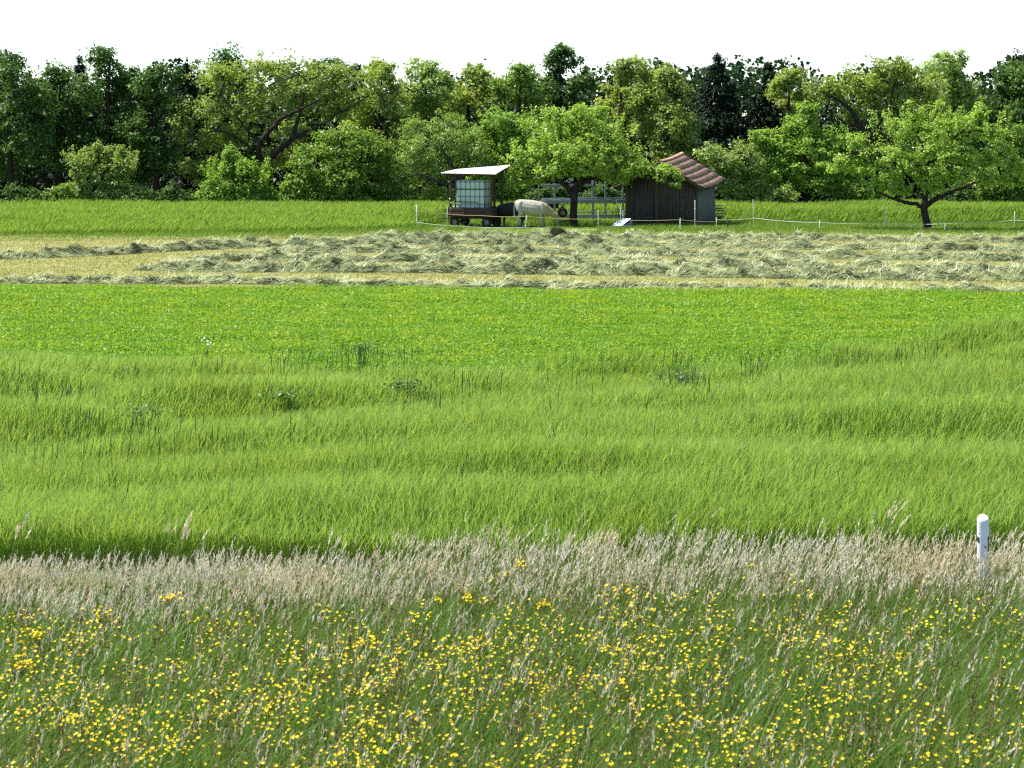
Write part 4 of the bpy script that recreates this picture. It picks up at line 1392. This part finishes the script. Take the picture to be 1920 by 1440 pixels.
# ------------------------------------------------------------------ farm trailer carrying a water tank under a tin roof
def wheel(parent, x, y, r, w, M=None):
    tyre, rim = Soup(), Soup()
    n = 20
    prof = [(r * .62, -w / 2), (r * .92, -w / 2), (r, -w * .3), (r, w * .3), (r * .92, w / 2), (r * .62, w / 2)]
    V, F = [], []
    for k in range(n):
        a = 2 * math.pi * k / n
        for (q, h) in prof:
            V.append((x + q * math.cos(a), y + h, r + q * math.sin(a)))
    m = len(prof)
    for k in range(n):
        for j in range(m):
            F.append((k * m + j, k * m + (j + 1) % m, ((k + 1) % n) * m + (j + 1) % m, ((k + 1) % n) * m + j))
    tyre.add(V, F)
    t = tyre.build('wheel', RUBBER, parent, smooth=False)
    for sg in (-1, 1):
        pass
    pts = [(x, y - w * .38, r), (x, y - w * .3, r), (x, y + w * .3, r), (x, y + w * .38, r)]
    tube_into(rim, pts, [r * .30, r * .63, r * .63, r * .30], 16)
    rim.build('rim', plain('wheel_rim', (0.22, 0.20, 0.18), (0.10, 0.08, 0.07), 9, 0.6, 0.4), t)
    return t


def trailer():
    Y = 120.2
    root = empty('farm_trailer', (across(893, Y), Y, 0), R(-17), label='old wooden trailer carrying a caged water tank under a tin roof', cat='trailer')
    hx, hy = 1.14, 0.95
    brown = plain('reddish_old_board', (0.085, 0.050, 0.039), (0.04, 0.028, 0.024), 4, 0.85, 0.2, stretch=(0.6, 5, 5), bump=0.5)
    # chassis
    s = Soup()
    for y in (-.55, .5):
        box_into(s, (-hx + .05, y, .42), (hx - .05, y + .09, .54))
    for x in (-.8, 0, .75):
        box_into(s, (x, -.459, .425), (x + .08, .499, .53))
    s.build('chassis', STEEL_DARK, root)
    s = Soup()
    for x in (-.86, .80):
        tube_into(s, [(x, -.8, .25), (x, .8, .25)], .045, 8)
        box_into(s, (x - .06, -.52, .29), (x + .06, -.47, .42))
        box_into(s, (x - .06, .50, .29), (x + .06, .55, .42))
    s.build('axle', STEEL_DARK, root)
    for x in (-.86, .80):
        for y in (-.80, .80):
            wheel(root, x, y, .25, .18)
    s = Soup()
    box_into(s, (-hx, -hy, .545), (hx, hy, .60))
    s.build('floor_boards', brown, root)
    # side boards, three planks a side
    for (lo, hi) in (((-hx, -hy - .04), (hx, -hy)), ((-hx, hy), (hx, hy + .04)), ((-hx - .04, -hy), (-hx, hy)), ((hx, -hy), (hx + .04, hy))):
        s = Soup()
        for k in range(2):
            box_into(s, (*lo, .54 + k * .225), (*hi, .54 + k * .225 + .215))
        b = bevel(s.build('side_board', brown, root), .006)
        if lo[1] < -hy:
            s = Soup()
            for x in (-1.02, -.35, .42, .98):
                box_into(s, (x, -hy - .062, .50), (x + .06, -hy - .042, 1.0))
            s.build('strap_iron', STEEL_DARK, b)
    # posts
    tops = {(-1, -1): 2.60, (1, -1): 2.62, (1, 1): 2.88, (-1, 1): 2.74}
    for (sx, sy), t in tops.items():
        s = Soup()
        x, y = sx * (hx - .09), sy * (hy - .07)
        box_into(s, (x - .055, y - .055, .60), (x + .055, y + .055, t))
        bevel(s.build('post', WOOD_BROWN, root), .008)
    s = Soup()
    box_into(s, (.62, hy - .12, .60), (.72, hy - .02, 2.84))
    bevel(s.build('post', WOOD_BROWN, root), .008)
    # roof beams and warped tin sheet
    def rz(x, y):
        u, v = (x + 1.4) / 2.8, (y + 1.25) / 2.5
        return 2.66 * (1 - u) * (1 - v) + 2.62 * u * (1 - v) + 3.03 * u * v + 2.80 * (1 - u) * v
    s = Soup()
    for y in (-.95, -.2, .55, 1.0):
        pts = [(-1.25, y, rz(-1.25, y) - .06), (1.25, y, rz(1.25, y) - .06)]
        tube_into(s, pts, .045, 4)
    for x in (-1.0, -.5, 0, .5, 1.0):
        pts = [(x, -1.15, rz(x, -1.15) - .035), (x, 1.15, rz(x, 1.15) - .035)]
        tube_into(s, pts, .025, 4)
    s.build('roof_beam', WOOD_BROWN, root)
    nx, ny = 60, 5
    V, F = [], []
    for side in (0, 1):
        for i in range(nx + 1):
            for j in range(ny + 1):
                x, y = -1.42 + 2.84 * i / nx, -1.28 + 2.56 * j / ny
                V.append((x, y, rz(x, y) + .035 + .012 * math.cos(i * math.pi) - side * .012))
    N_ = (nx + 1) * (ny + 1)
    idx = lambda i, j, sd=0: sd * N_ + i * (ny + 1) + j
    for i in range(nx):
        for j in range(ny):
            F += [(idx(i, j), idx(i + 1, j), idx(i + 1, j + 1), idx(i, j + 1)), (idx(i, j, 1), idx(i, j + 1, 1), idx(i + 1, j + 1, 1), idx(i + 1, j, 1))]
    for i in range(nx):
        F += [(idx(i, 0), idx(i, 0, 1), idx(i + 1, 0, 1), idx(i + 1, 0)), (idx(i, ny), idx(i + 1, ny), idx(i + 1, ny, 1), idx(i, ny, 1))]
    for j in range(ny):
        F += [(idx(0, j), idx(0, j + 1), idx(0, j + 1, 1), idx(0, j, 1)), (idx(nx, j), idx(nx, j, 1), idx(nx, j + 1, 1), idx(nx, j + 1))]
    s = Soup()
    s.add(V, F)
    s.build('tin_roof', TIN, root)
    # tank
    plastic = plain('milky_plastic', (0.58, 0.66, 0.58), (0.50, 0.60, 0.53), 1.5, 0.4, 0.4)
    x0, x1, y0, y1, z0, z1 = -.82, .66, -.72, .38, .74, 2.40
    s = Soup()
    box_into(s, (x0, y0, z0), (x1, y1, z1 - .08))
    tk = s.build('water_tank', plastic, root)
    bevel(tk, .06, 3)
    s = Soup()
    tube_into(s, [(-.08, -.17, z1 - .08), (-.08, -.17, z1 - .01)], .12, 14)
    s.build('filler_cap', STEEL_DARK, tk)
    s = Soup()
    g = .03
    for k in range(7):
        x = x0 + (x1 - x0) * k / 6
        tube_into(s, [(x, y0 - g, z0), (x, y0 - g, z1 - .1)], .013, 5)
        tube_into(s, [(x, y1 + g, z0), (x, y1 + g, z1 - .1)], .013, 5)
    for k in range(5):
        y = y0 + (y1 - y0) * k / 4
        for x in (x0 - g, x1 + g):
            tube_into(s, [(x, y, z0), (x, y, z1 - .1)], .013, 5)
    for k in range(5):
        z = z0 + .05 + (z1 - z0 - .2) * k / 4
        r = .030 if k == 3 else .014
        tube_into(s, [(x0 - g, y0 - g - .015, z), (x1 + g, y0 - g - .015, z), (x1 + g + .015, y1 + g, z), (x0 - g, y1 + g + .015, z), (x0 - g - .015, y0 - g, z)], r, 5)
    s.build('cage', plain('cage_steel', (0.16, 0.20, 0.18), (0.10, 0.13, 0.12), 9, 0.5, 0.4, 0.3), tk)
    s = Soup()
    box_into(s, (x0, y0, .605), (x1, y1, .735))
    s.build('pallet', WOOD_BROWN, tk)
    s = Soup()
    tube_into(s, [(-.83, -.86, 1.0), (-.83, -.86, 1.27), (.36, -.86, 1.25), (.36, -.86, .99)], .022, 6)
    s.build('rail', STEEL_DARK, root)
    for (x, z) in ((-1.06, 1.40), (-.99, 1.22), (-.84, 1.01), (-.66, 1.02)):
        s = Soup()
        y = -hy - .02
        tube_into(s, [(x, y, z - .04), (x, y, z), (x, y, z + .04)], [.02, .038, .02], 8)
        s.build('insulator', plain('white_china', (0.85, 0.85, 0.85), (0.75, 0.75, 0.75), 4, 0.3, 0.5), root, smooth=True)
    s = Soup()
    tube_into(s, [(-1.1, .1, .46), (-1.9, .0, .40), (-2.0, .0, .40)], .04, 6)
    s.build('drawbar', STEEL_DARK, root)


trailer()


# ------------------------------------------------------------------ hay wagon frame behind the apple tree
def wagon():
    Y = 124.0
    root = empty('rack_wagon', (across(1012, Y), Y, 0), 0.0, label='blue grey timber rack wagon standing behind the apple trunk', cat='wagon')
    bg_ = plain('blue_grey_timber', (0.30, 0.33, 0.36), (0.20, 0.22, 0.25), 4, 0.8, 0.2, stretch=(0.6, 4, 4), bump=0.4)
    L_ = across(1176, Y) - across(1012, Y)
    zz = lambda py: height(py, Y)
    def rail(name, x0, x1, z0, z1, y0, y1, mat=bg_):
        s = Soup()
        box_into(s, (x0, y0, z0), (x1, y1, z1))
        bevel(s.build(name, mat, root), .006)
    rail('bed_board', 0.1, L_, zz(381), zz(374), -.05, .0)
    rail('bed_board', 0.1, L_, zz(379), zz(373), 1.55, 1.60)
    rail('rail', 1.9, L_, zz(371.4), zz(370), -.03, .01)
    rail('top_rail', 0.0, L_ * .62, zz(350), zz(345), -.05, .0)
    rail('lower_board', .9, L_, zz(408), zz(402), -.06, -.01)
    rail('lower_board', 1.6, L_, zz(400), zz(398), 1.2, 1.25)
    for px, w, zt in ((1010, .055, 340), (1040, .11, 345), (1112, .12, 335), (1135, .09, 340), (1168, .09, 345)):
        x = across(px, Y) - across(1012, Y)
        rail('post', x - w / 2, x + w / 2, zz(412) if px > 1020 else .0, zz(zt), .02, .02 + w)
    for x in (.9, 2.4, 3.8):
        rail('cross_bearer', x, x + .08, zz(383.5), zz(381.1), -.04, 1.58, STEEL_DARK)
    s = Soup()
    V0 = [(.25, .1, zz(391)), (.95, .1, zz(391)), (.95, .9, zz(391)), (.25, .9, zz(391)), (.1, .05, zz(381.5)), (1.0, .05, zz(381.5)), (1.0, .95, zz(381.5)), (.1, .95, zz(381.5))]
    s.add(V0, [(0, 3, 2, 1), (4, 5, 6, 7), (0, 1, 5, 4), (1, 2, 6, 5), (2, 3, 7, 6), (3, 0, 4, 7)])
    bevel(s.build('tool_box', RUBBER, root), .03)
    t = wheel(root, across(1055, Y) - across(1012, Y), -.02, .25, .2)
    t.location.z = .32
    t = wheel(root, across(1055, Y) - across(1012, Y), 1.35, .25, .2)
    t.location.z = .32
    s = Soup()
    xw = across(1055, Y) - across(1012, Y)
    tube_into(s, [(xw, .09, .57), (xw, 1.24, .57)], .04, 8)
    box_into(s, (xw - .05, .1, .62), (xw + .05, .2, zz(381.5)))
    box_into(s, (xw - .05, 1.1, .62), (xw + .05, 1.2, zz(381.5)))
    s.build('axle', STEEL_DARK, root)
    # braced prop at the right end
    s = Soup()
    tube_into(s, [(across(1155, Y) - across(1012, Y), -.12, zz(374)), (across(1162, Y) - across(1012, Y), -.3, .05)], .02, 6)
    s.build('prop', STEEL_DARK, root)


wagon()

# low black trough in the grass between cow and apple tree
Y = 122.3
tr = empty('feed_trough', (across(1056, Y), Y, 0), label='low black trough in the grass left of the apple trunk', cat='trough')
s = Soup()
V0 = [(-.30, -.14, .02), (.30, -.14, .02), (.30, .14, .02), (-.30, .14, .02), (-.36, -.2, .26), (.36, -.2, .26), (.36, .2, .26), (-.36, .2, .26),
      (-.33, -.17, .26), (.33, -.17, .26), (.33, .17, .26), (-.33, .17, .26), (-.28, -.12, .06), (.28, -.12, .06), (.28, .12, .06), (-.28, .12, .06)]
s.add(V0, [(0, 3, 2, 1), (0, 1, 5, 4), (1, 2, 6, 5), (2, 3, 7, 6), (3, 0, 4, 7), (4, 5, 9, 8), (5, 6, 10, 9), (6, 7, 11, 10), (7, 4, 8, 11), (8, 9, 13, 12), (9, 10, 14, 13), (10, 11, 15, 14), (11, 8, 12, 15), (12, 13, 14, 15)])
s.build('basin', RUBBER, tr)

# white box with a sloping front at the hut's left corner
Y = 118.8
bx = empty('feed_box', (across(1167, Y), Y, 0), R(-45), label='bright white box with sloping lid at the left corner of hut', cat='box')
white_p = plain('white_painted_box', (0.84, 0.85, 0.88), (0.76, 0.77, 0.82), 4, 0.4, 0.5)
blue_p = plain('blue_grey_box', (0.16, 0.18, 0.30), (0.10, 0.11, 0.20), 4, 0.5, 0.4)
s = Soup()
V0 = [(-.42, -.30, .0), (.42, -.30, .0), (.42, .30, .0), (-.42, .30, .0), (-.38, -.26, .10), (.40, -.26, .16), (.40, .28, .40), (-.36, .28, .38)]
s.add(V0, [(0, 3, 2, 1), (0, 1, 5, 4), (1, 2, 6, 5), (2, 3, 7, 6), (3, 0, 4, 7)])
bevel(s.build('box_body', blue_p, bx), .01)
s = Soup()
V0 = [(-.45, -.34, .08), (.30, -.34, .12), (.30, .30, .44), (-.37, .30, .42)]
V0 = V0 + [(x, y, z + .03) for x, y, z in V0]
s.add(V0, [(0, 3, 2, 1), (4, 5, 6, 7), (0, 1, 5, 4), (1, 2, 6, 5), (2, 3, 7, 6), (3, 0, 4, 7)])
bevel(s.build('lid', white_p, bx), .008)


# ------------------------------------------------------------------ cattle
def blob_chain(bm, pts, n=8):
    """spheres swept along a line: (x, y, z, ry, rz) joined later into one skin"""
    P = np.array(pts, float)
    C = curve_pts(P, n)
    for c in C:
        mt = Matrix.Translation(c[:3]) @ Matrix.Diagonal((max(c[3], c[4]) * 0.85, c[3], c[4], 1))
        bmesh.ops.create_icosphere(bm, subdivisions=2, radius=1.0, matrix=mt)


def cow_body(grazing=True):
    bm = bmesh.new()
    # barrel from pin bones to brisket
    blob_chain(bm, [(-.80, 0, 1.08, .13, .17), (-.66, 0, 1.00, .25, .29), (-.40, 0, .94, .29, .34), (-.10, 0, .89, .32, .37), (.18, 0, .86, .30, .35), (.42, 0, .84, .25, .32), (.56, 0, .78, .19, .25)])
    for sg in (-1, 1):                         # hook bones, rump, shoulder mass
        blob_chain(bm, [(-.58, sg * .15, 1.14, .09, .10), (-.66, sg * .16, 1.02, .12, .18), (-.68, sg * .17, .86, .12, .19)], 5)
        blob_chain(bm, [(.36, sg * .15, 1.00, .09, .14), (.38, sg * .18, .82, .11, .17)], 5)
    blob_chain(bm, [(.30, 0, 1.08, .07, .12), (.48, 0, 1.00, .07, .12)], 4)
    # neck down to the grazing head
    blob_chain(bm, [(.52, 0, .84, .15, .24), (.74, 0, .70, .12, .20), (.90, 0, .58, .095, .14)], 6)
    blob_chain(bm, [(.93, 0, .60, .10, .115), (1.00, 0, .50, .095, .115), (1.06, 0, .36, .070, .085), (1.09, 0, .24, .062, .066), (1.10, 0, .20, .060, .050)], 6)
    for sg in (-1, 1):                         # cheeks
        blob_chain(bm, [(.96, sg * .06, .50, .045, .08), (1.02, sg * .05, .40, .03, .06)], 4)
        # hind leg: thigh, stifle, hock, shank, fetlock
        blob_chain(bm, [(-.66, sg * .17, .84, .11, .18), (-.62, sg * .17, .68, .095, .13), (-.70, sg * .16, .50, .078, .095), (-.735, sg * .155, .41, .066, .076), (-.71, sg * .155, .22, .055, .058), (-.69, sg * .155, .11, .042, .042), (-.67, sg * .155, .05, .048, .04)], 7)
        # front leg: elbow, knee, cannon, fetlock
        dx = 0.05 * sg
        blob_chain(bm, [(.38, sg * .17, .76, .085, .15), (.36 + dx, sg * .16, .58, .062, .085), (.38 + dx, sg * .15, .38, .068, .072), (.38 + dx, sg * .15, .22, .055, .058), (.38 + dx, sg * .15, .11, .042, .042), (.40 + dx, sg * .15, .05, .048, .04)], 7)
    # tail
    blob_chain(bm, [(-.86, 0, 1.16, .035, .04), (-.93, .01, 1.05, .026, .05), (-.95, .015, .80, .022, .05), (-.945, .02, .58, .022, .05)], 8)
    # brisket and belly line
    blob_chain(bm, [(.46, 0, .62, .10, .12), (.62, 0, .62, .06, .12)], 4)
    blob_chain(bm, [(-.45, 0, .66, .10, .06), (-.62, 0, .66, .10, .07)], 4)
    me = bpy.data.meshes.new('cow_rough')
    bm.to_mesh(me)
    bm.free()
    o = bpy.data.objects.new('cow_rough', me)
    COL.objects.link(o)
    r = o.modifiers.new('r', 'REMESH')
    r.mode = 'VOXEL'
    r.voxel_size = 0.017
    sm = o.modifiers.new('s', 'SMOOTH')
    sm.factor = 0.5
    sm.iterations = 6
    dg = bpy.context.evaluated_depsgraph_get()
    out = bpy.data.meshes.new_from_object(o.evaluated_get(dg))
    bpy.data.objects.remove(o)
    bpy.data.meshes.remove(me)
    out.name = 'body'
    return out


def hide_mat(name, a, b, tan, muzzle):
    m, N, L, P, O = nodes(name)
    tc = N.new('ShaderNodeTexCoord').outputs['Object']
    sp = N.new('ShaderNodeSeparateXYZ')
    L.new(tc, sp.inputs[0])
    n = noise(N, L, 3.5, 5, 0.6)
    ad = N.new('ShaderNodeMath')
    ad.operation = 'MULTIPLY_ADD'
    L.new(n, ad.inputs[0])
    ad.inputs[1].default_value = 0.5
    L.new(sp.outputs[0], ad.inputs[2])
    col = mixc(N, L, ramp(N, L, noise(N, L, 9, 5, 0.6), [(.4, (0, 0, 0)), (.62, (1, 1, 1))]), a, b)
    col = mixc(N, L, ramp(N, L, ad.outputs[0], [(.40, (0, 0, 0)), (.85, (1, 1, 1))]), col, tan)
    mz = N.new('ShaderNodeMath')
    mz.operation = 'LESS_THAN'
    L.new(sp.outputs[2], mz.inputs[0])
    mz.inputs[1].default_value = 0.245
    fr = N.new('ShaderNodeMath')
    fr.operation = 'GREATER_THAN'
    L.new(sp.outputs[0], fr.inputs[0])
    fr.inputs[1].default_value = 0.95
    ml = N.new('ShaderNodeMath')
    ml.operation = 'MULTIPLY'
    L.new(mz.outputs[0], ml.inputs[0])
    L.new(fr.outputs[0], ml.inputs[1])
    col = mixc(N, L, ml.outputs[0], col, muzzle)
    L.new(col, P.inputs['Base Color'])
    P.inputs['Roughness'].default_value = 0.75
    P.inputs['Specular IOR Level'].default_value = 0.25
    bp = N.new('ShaderNodeBump')
    bp.inputs['Strength'].default_value = 0.35
    bp.inputs['Distance'].default_value = 0.02
    L.new(noise(N, L, 40, 4, 0.7), bp.inputs['Height'])
    L.new(bp.outputs[0], P.inputs['Normal'])
    return m


def cow(me, mat, dark, loc, rz, sc, label):
    root = empty('cow', loc, rz, label=label, cat='cow', group='cattle in the paddock')
    root.scale = (sc,) * 3
    link_mesh('body', me, mat, root, smooth=True)
    for sg in (-1, 1):
        s = Soup()
        c = np.array([.915, sg * .105, .60])
        out = unit(np.array([-.15, sg * 1.0, -.30]))
        b = unit(np.cross(out, [1, 0, .6]))
        t = unit(np.cross(out, b))
        ws = [.022, .055, .060, .045, .008]
        for face in (1, -1):
            V = []
            for k, w in enumerate(ws):
                p = c + out * .048 * k
                V += [p - b * w, p + t * .022 * face, p + b * w]
            s.add(V, [f for k in range(4) for f in ((3 * k, 3 * k + 1, 3 * k + 4, 3 * k + 3), (3 * k + 1, 3 * k + 2, 3 * k + 5, 3 * k + 4))])
        s.build('ear', mat if dark is None else dark, root, smooth=True)
        s = Soup()
        e = np.array([1.025, sg * .088, .485])
        tube_into(s, [e + [-.016, 0, .012], e, e + [.016, 0, -.012]], [.006, .018, .006], 8)
        s.build('eye', RUBBER, root, smooth=True)
        for x in (-.665, .405 + .05 * sg):
            s = Soup()
            y = sg * (.155 if x < 0 else .15)
            tube_into(s, [(x, y, 0), (x - .01, y, .05), (x - .015, y, .075)], [.058, .050, .044], 10)
            s.build('hoof', STEEL_DARK, root, smooth=True)
    s = Soup()
    tube_into(s, [(-.945, .02, .62), (-.95, .02, .52), (-.945, .02, .40), (-.93, .02, .30)], [.02, .045, .04, .008], 8)
    s.build('tail_tuft', mat, root, smooth=True)
    return root


cream = hide_mat('cream_hide', (0.45, 0.425, 0.35), (0.31, 0.285, 0.23), (0.33, 0.25, 0.15), (0.20, 0.15, 0.13))
tan_ = plain('tan_hide', (0.36, 0.24, 0.14), (0.22, 0.15, 0.09), 6, 0.8, 0.2)
blackh = hide_mat('black_hide', (0.016, 0.015, 0.016), (0.026, 0.023, 0.022), (0.018, 0.016, 0.016), (0.03, 0.028, 0.028))
body = cow_body()
cow(body, cream, tan_, (across(1002, 118.6), 118.6, 0.06), R(-6), 1.05, 'cream coloured cow grazing with lowered head, left of the apple tree')
body2 = body.copy()
body2.materials.clear()
cow(body2, blackh, None, (across(953, 119.6), 119.6, 0.0), R(150), 0.98, 'black cow between the trailer and the cream cow')

# ------------------------------------------------------------------ electric fence
POST_W = plain('white_fence_post', (0.80, 0.80, 0.78), (0.66, 0.66, 0.63), 6, 0.5, 0.4)
TAPE_O = plain('orange_tape', (0.55, 0.33, 0.12), (0.50, 0.40, 0.22), 9, 0.6, 0.3)
TAPE_W = plain('white_tape', (0.80, 0.79, 0.72), (0.70, 0.68, 0.58), 9, 0.6, 0.3)


def fence(label, posts, wires, grp='electric fences round the paddock'):
    """posts: (px, py top, Y, radius); wires: (row near-post height points, material)"""
    Y0 = posts[0][2]
    o = np.array([across(posts[0][0], Y0), Y0, 0])
    root = empty('electric_fence', o, label=label, cat='fence', group=grp)
    rng = np.random.default_rng(int(posts[0][0]))
    for (px, pt, Y, r) in posts:
        X = across(px, Y)
        s = Soup()
        z = height(pt, Y)
        lean = rng.normal(size=2) * .03
        tube_into(s, np.array([(X, Y, -.05), (X + lean[0] * .5, Y + lean[1] * .5, z * .5), (X + lean[0], Y + lean[1], z)]) - o, [r * .75, r * .75, r * .6], 6)
        for zz in (z * .35, z * .7):
            box_into(s, np.array((X - r * 1.8, Y - r * 1.9, zz)) - o, np.array((X + r * 1.8, Y - r * .6, zz + .025)) - o)
        s.build('fence_post', POST_W, root)
    for pts, mat, w in wires:
        C = []
        P = [at(px, py, Y) for px, py, Y in pts]
        for a, b in zip(P[:-1], P[1:]):
            for t in np.linspace(0, 1, 8, endpoint=False):
                q = a + (b - a) * t
                q[2] -= 0.05 * 4 * t * (1 - t) * min(np.linalg.norm(b - a) / 4, 1)
                C.append(q)
        C.append(P[-1])
        s = Soup()
        tube_into(s, np.array(C) - o, w, 4)
        s.build('fence_wire', mat, root)


fence('electric fence with orange strand in front of cow and hut',
      [(782, 384, 117.5, .035), (838, 388, 118, .014), (985, 404, 114.6, .020), (1122, 394, 115.5, .016), (1163, 388, 116.5, .012), (1168, 394, 116.7, .012), (1275, 409, 114.5, .024), (1303, 375, 115.5, .018), (1344, 408, 116, .016)],
      [([(782, 395, 117.4), (838, 401, 117.9), (900, 404, 116.5), (985, 406, 114.5), (1122, 411, 115.4), (1275, 412, 114.4), (1344, 416, 115.9)], TAPE_O, .009),
       ([(782, 417, 117.4), (860, 424, 116.5), (985, 426, 114.5), (1122, 431, 115.4), (1275, 436, 114.4)], TAPE_W, .008)])
fence('electric fence with white tape in front of the right apple tree',
      [(1413, 374, 119, .014), (1537, 413, 115, .022), (1660, 388, 116.4, .026), (1771, 420, 114.6, .020), (1902, 396, 117.5, .02), (2010, 410, 116, .02)],
      [([(1344, 412, 116.2), (1413, 409, 118.9), (1537, 417, 114.9), (1660, 419, 116.3), (1771, 419.5, 114.5), (1902, 413, 117.4), (2010, 416, 116)], TAPE_W, .009),
       ([(1320, 432, 115), (1537, 436, 114.9), (1660, 427, 116.3), (1771, 426, 114.5), (1902, 426, 117.4)], TAPE_O, .007)])


# ------------------------------------------------------------------ weeds, single blooms and the dark lump of hay
L_WEED = leaf_mat('weed_leaf', (0.09, 0.18, 0.03), (0.18, 0.30, 0.06), None, .35, .45, .4)


def weed(px, py, wpx, hpx, n, label, seed, z=0.62, mat=None):
    mat = mat or L_WEED
    rng = np.random.default_rng(seed)
    Y = depth(py, z)
    c = np.array([across(px, Y), Y, 0.0])
    root = empty('leafy_weed', c, label=label, cat='weed', group='leafy weeds in the barley furrows')
    w, h = wpx * Y / FPX, hpx * Y / FPX
    p = np.stack([rng.normal(size=n) * w * .26, rng.normal(size=n) * w * .2, z + rng.normal(size=n) * h * .4], 1)
    s = Soup()
    V, F = leaves(p, 0.05 + 0.04 * rng.random(n), unit(rng.normal(size=(n, 3)) * .6 + [0, -.2, .7]), rng, 0.55)
    s.add(V, F)
    s.build('foliage', mat, root)
    s = Soup()
    for q in p[:12]:
        tube_into(s, [(q[0] * .4, q[1] * .4, 0), (q[0] * .7, q[1] * .7, z * .6), q], [.007, .006, .003], 5)
    s.build('stem', BLADE_M, root)


weed(536, 741, 70, 15, 170, 'largest dark leafy weed clump in the furrow of the barley', 1, .46)
weed(760, 722, 80, 14, 260, 'low leafy weeds along the furrow right of the largest clump', 2, .48)
weed(250, 772, 110, 10, 240, 'flat band of weeds in the furrow at left', 3, .46)
weed(240, 695, 60, 10, 160, 'small weeds in the upper left furrow of the barley', 4, .50)
weed(680, 652, 50, 12, 160, 'dark weeds at the far edge of the barley', 5, .55, L_WEED)
weed(1270, 704, 90, 12, 240, 'dark weeds in the right hand furrow of the barley', 6, .52, L_WEED)

Y = depth(641, .55)
wf = empty('white_bloom', (across(388, Y), Y, 0), label='small white bloom between the barley and the bright crop at left', cat='flower')
s = Soup()
rngb = np.random.default_rng(2)
for k in range(9):
    flower_quads(s, np.array([[rngb.normal() * .06, rngb.normal() * .05, .52 + rngb.normal() * .05]]), np.array([.045]), rngb)
s.build('petals', leaf_mat('white_petal', (0.75, 0.76, 0.72), (0.85, 0.85, 0.82), None, .3, .5, .3, 1, (1, 1, 1)), wf)
s = Soup()
for k in range(5):
    tube_into(s, [(0, 0, 0), (rngb.normal() * .03, 0, .25), (rngb.normal() * .05, rngb.normal() * .04, .5)], [.006, .005, .004], 5)
s.build('stem', BLADE_M, wf)

Y = depth(446)
hc = empty('hay_lump', (across(1043, Y), Y - .3, 0), label='dark greenish lump of hay on the farthest row, below the cow', cat='hay lump')
rngh = np.random.default_rng(8)
n = 900
d = unit(rngh.normal(size=(n, 3)) * [1, .7, .8])
p = d * np.array([.34, .28, .22]) * (0.6 + .4 * rngh.random(n))[:, None] + [0, 0, .28]
s = Soup()
V, F, _ = ribbons(p, unit(rngh.normal(size=(n, 3)) * .5 + [.8, 0, -.1] + 0.4 * d), 0.12 + 0.16 * rngh.random(n), np.full(n, .02), np.zeros((n, 3)), 2, rngh.normal(size=n), .5, .08)
s.add(V, F)
s.build('green_strands', leaf_mat('dark_hay', (0.045, 0.06, 0.03), (0.10, 0.12, 0.055), None, .2, .6, .2), hc)
bm = bmesh.new()
bmesh.ops.create_icosphere(bm, subdivisions=3, radius=1, matrix=Matrix.Translation((0, 0, .24)) @ Matrix.Diagonal((.30, .24, .20, 1)))
for v in bm.verts:
    v.co += Vector(rngh.normal(size=3)) * .012
me_ = bpy.data.meshes.new('core')
bm.to_mesh(me_)
bm.free()
link_mesh('core', me_, plain('dark_hay_core', (0.05, 0.06, 0.03), (0.03, 0.04, 0.02), 8, .95, .1), hc, smooth=True)
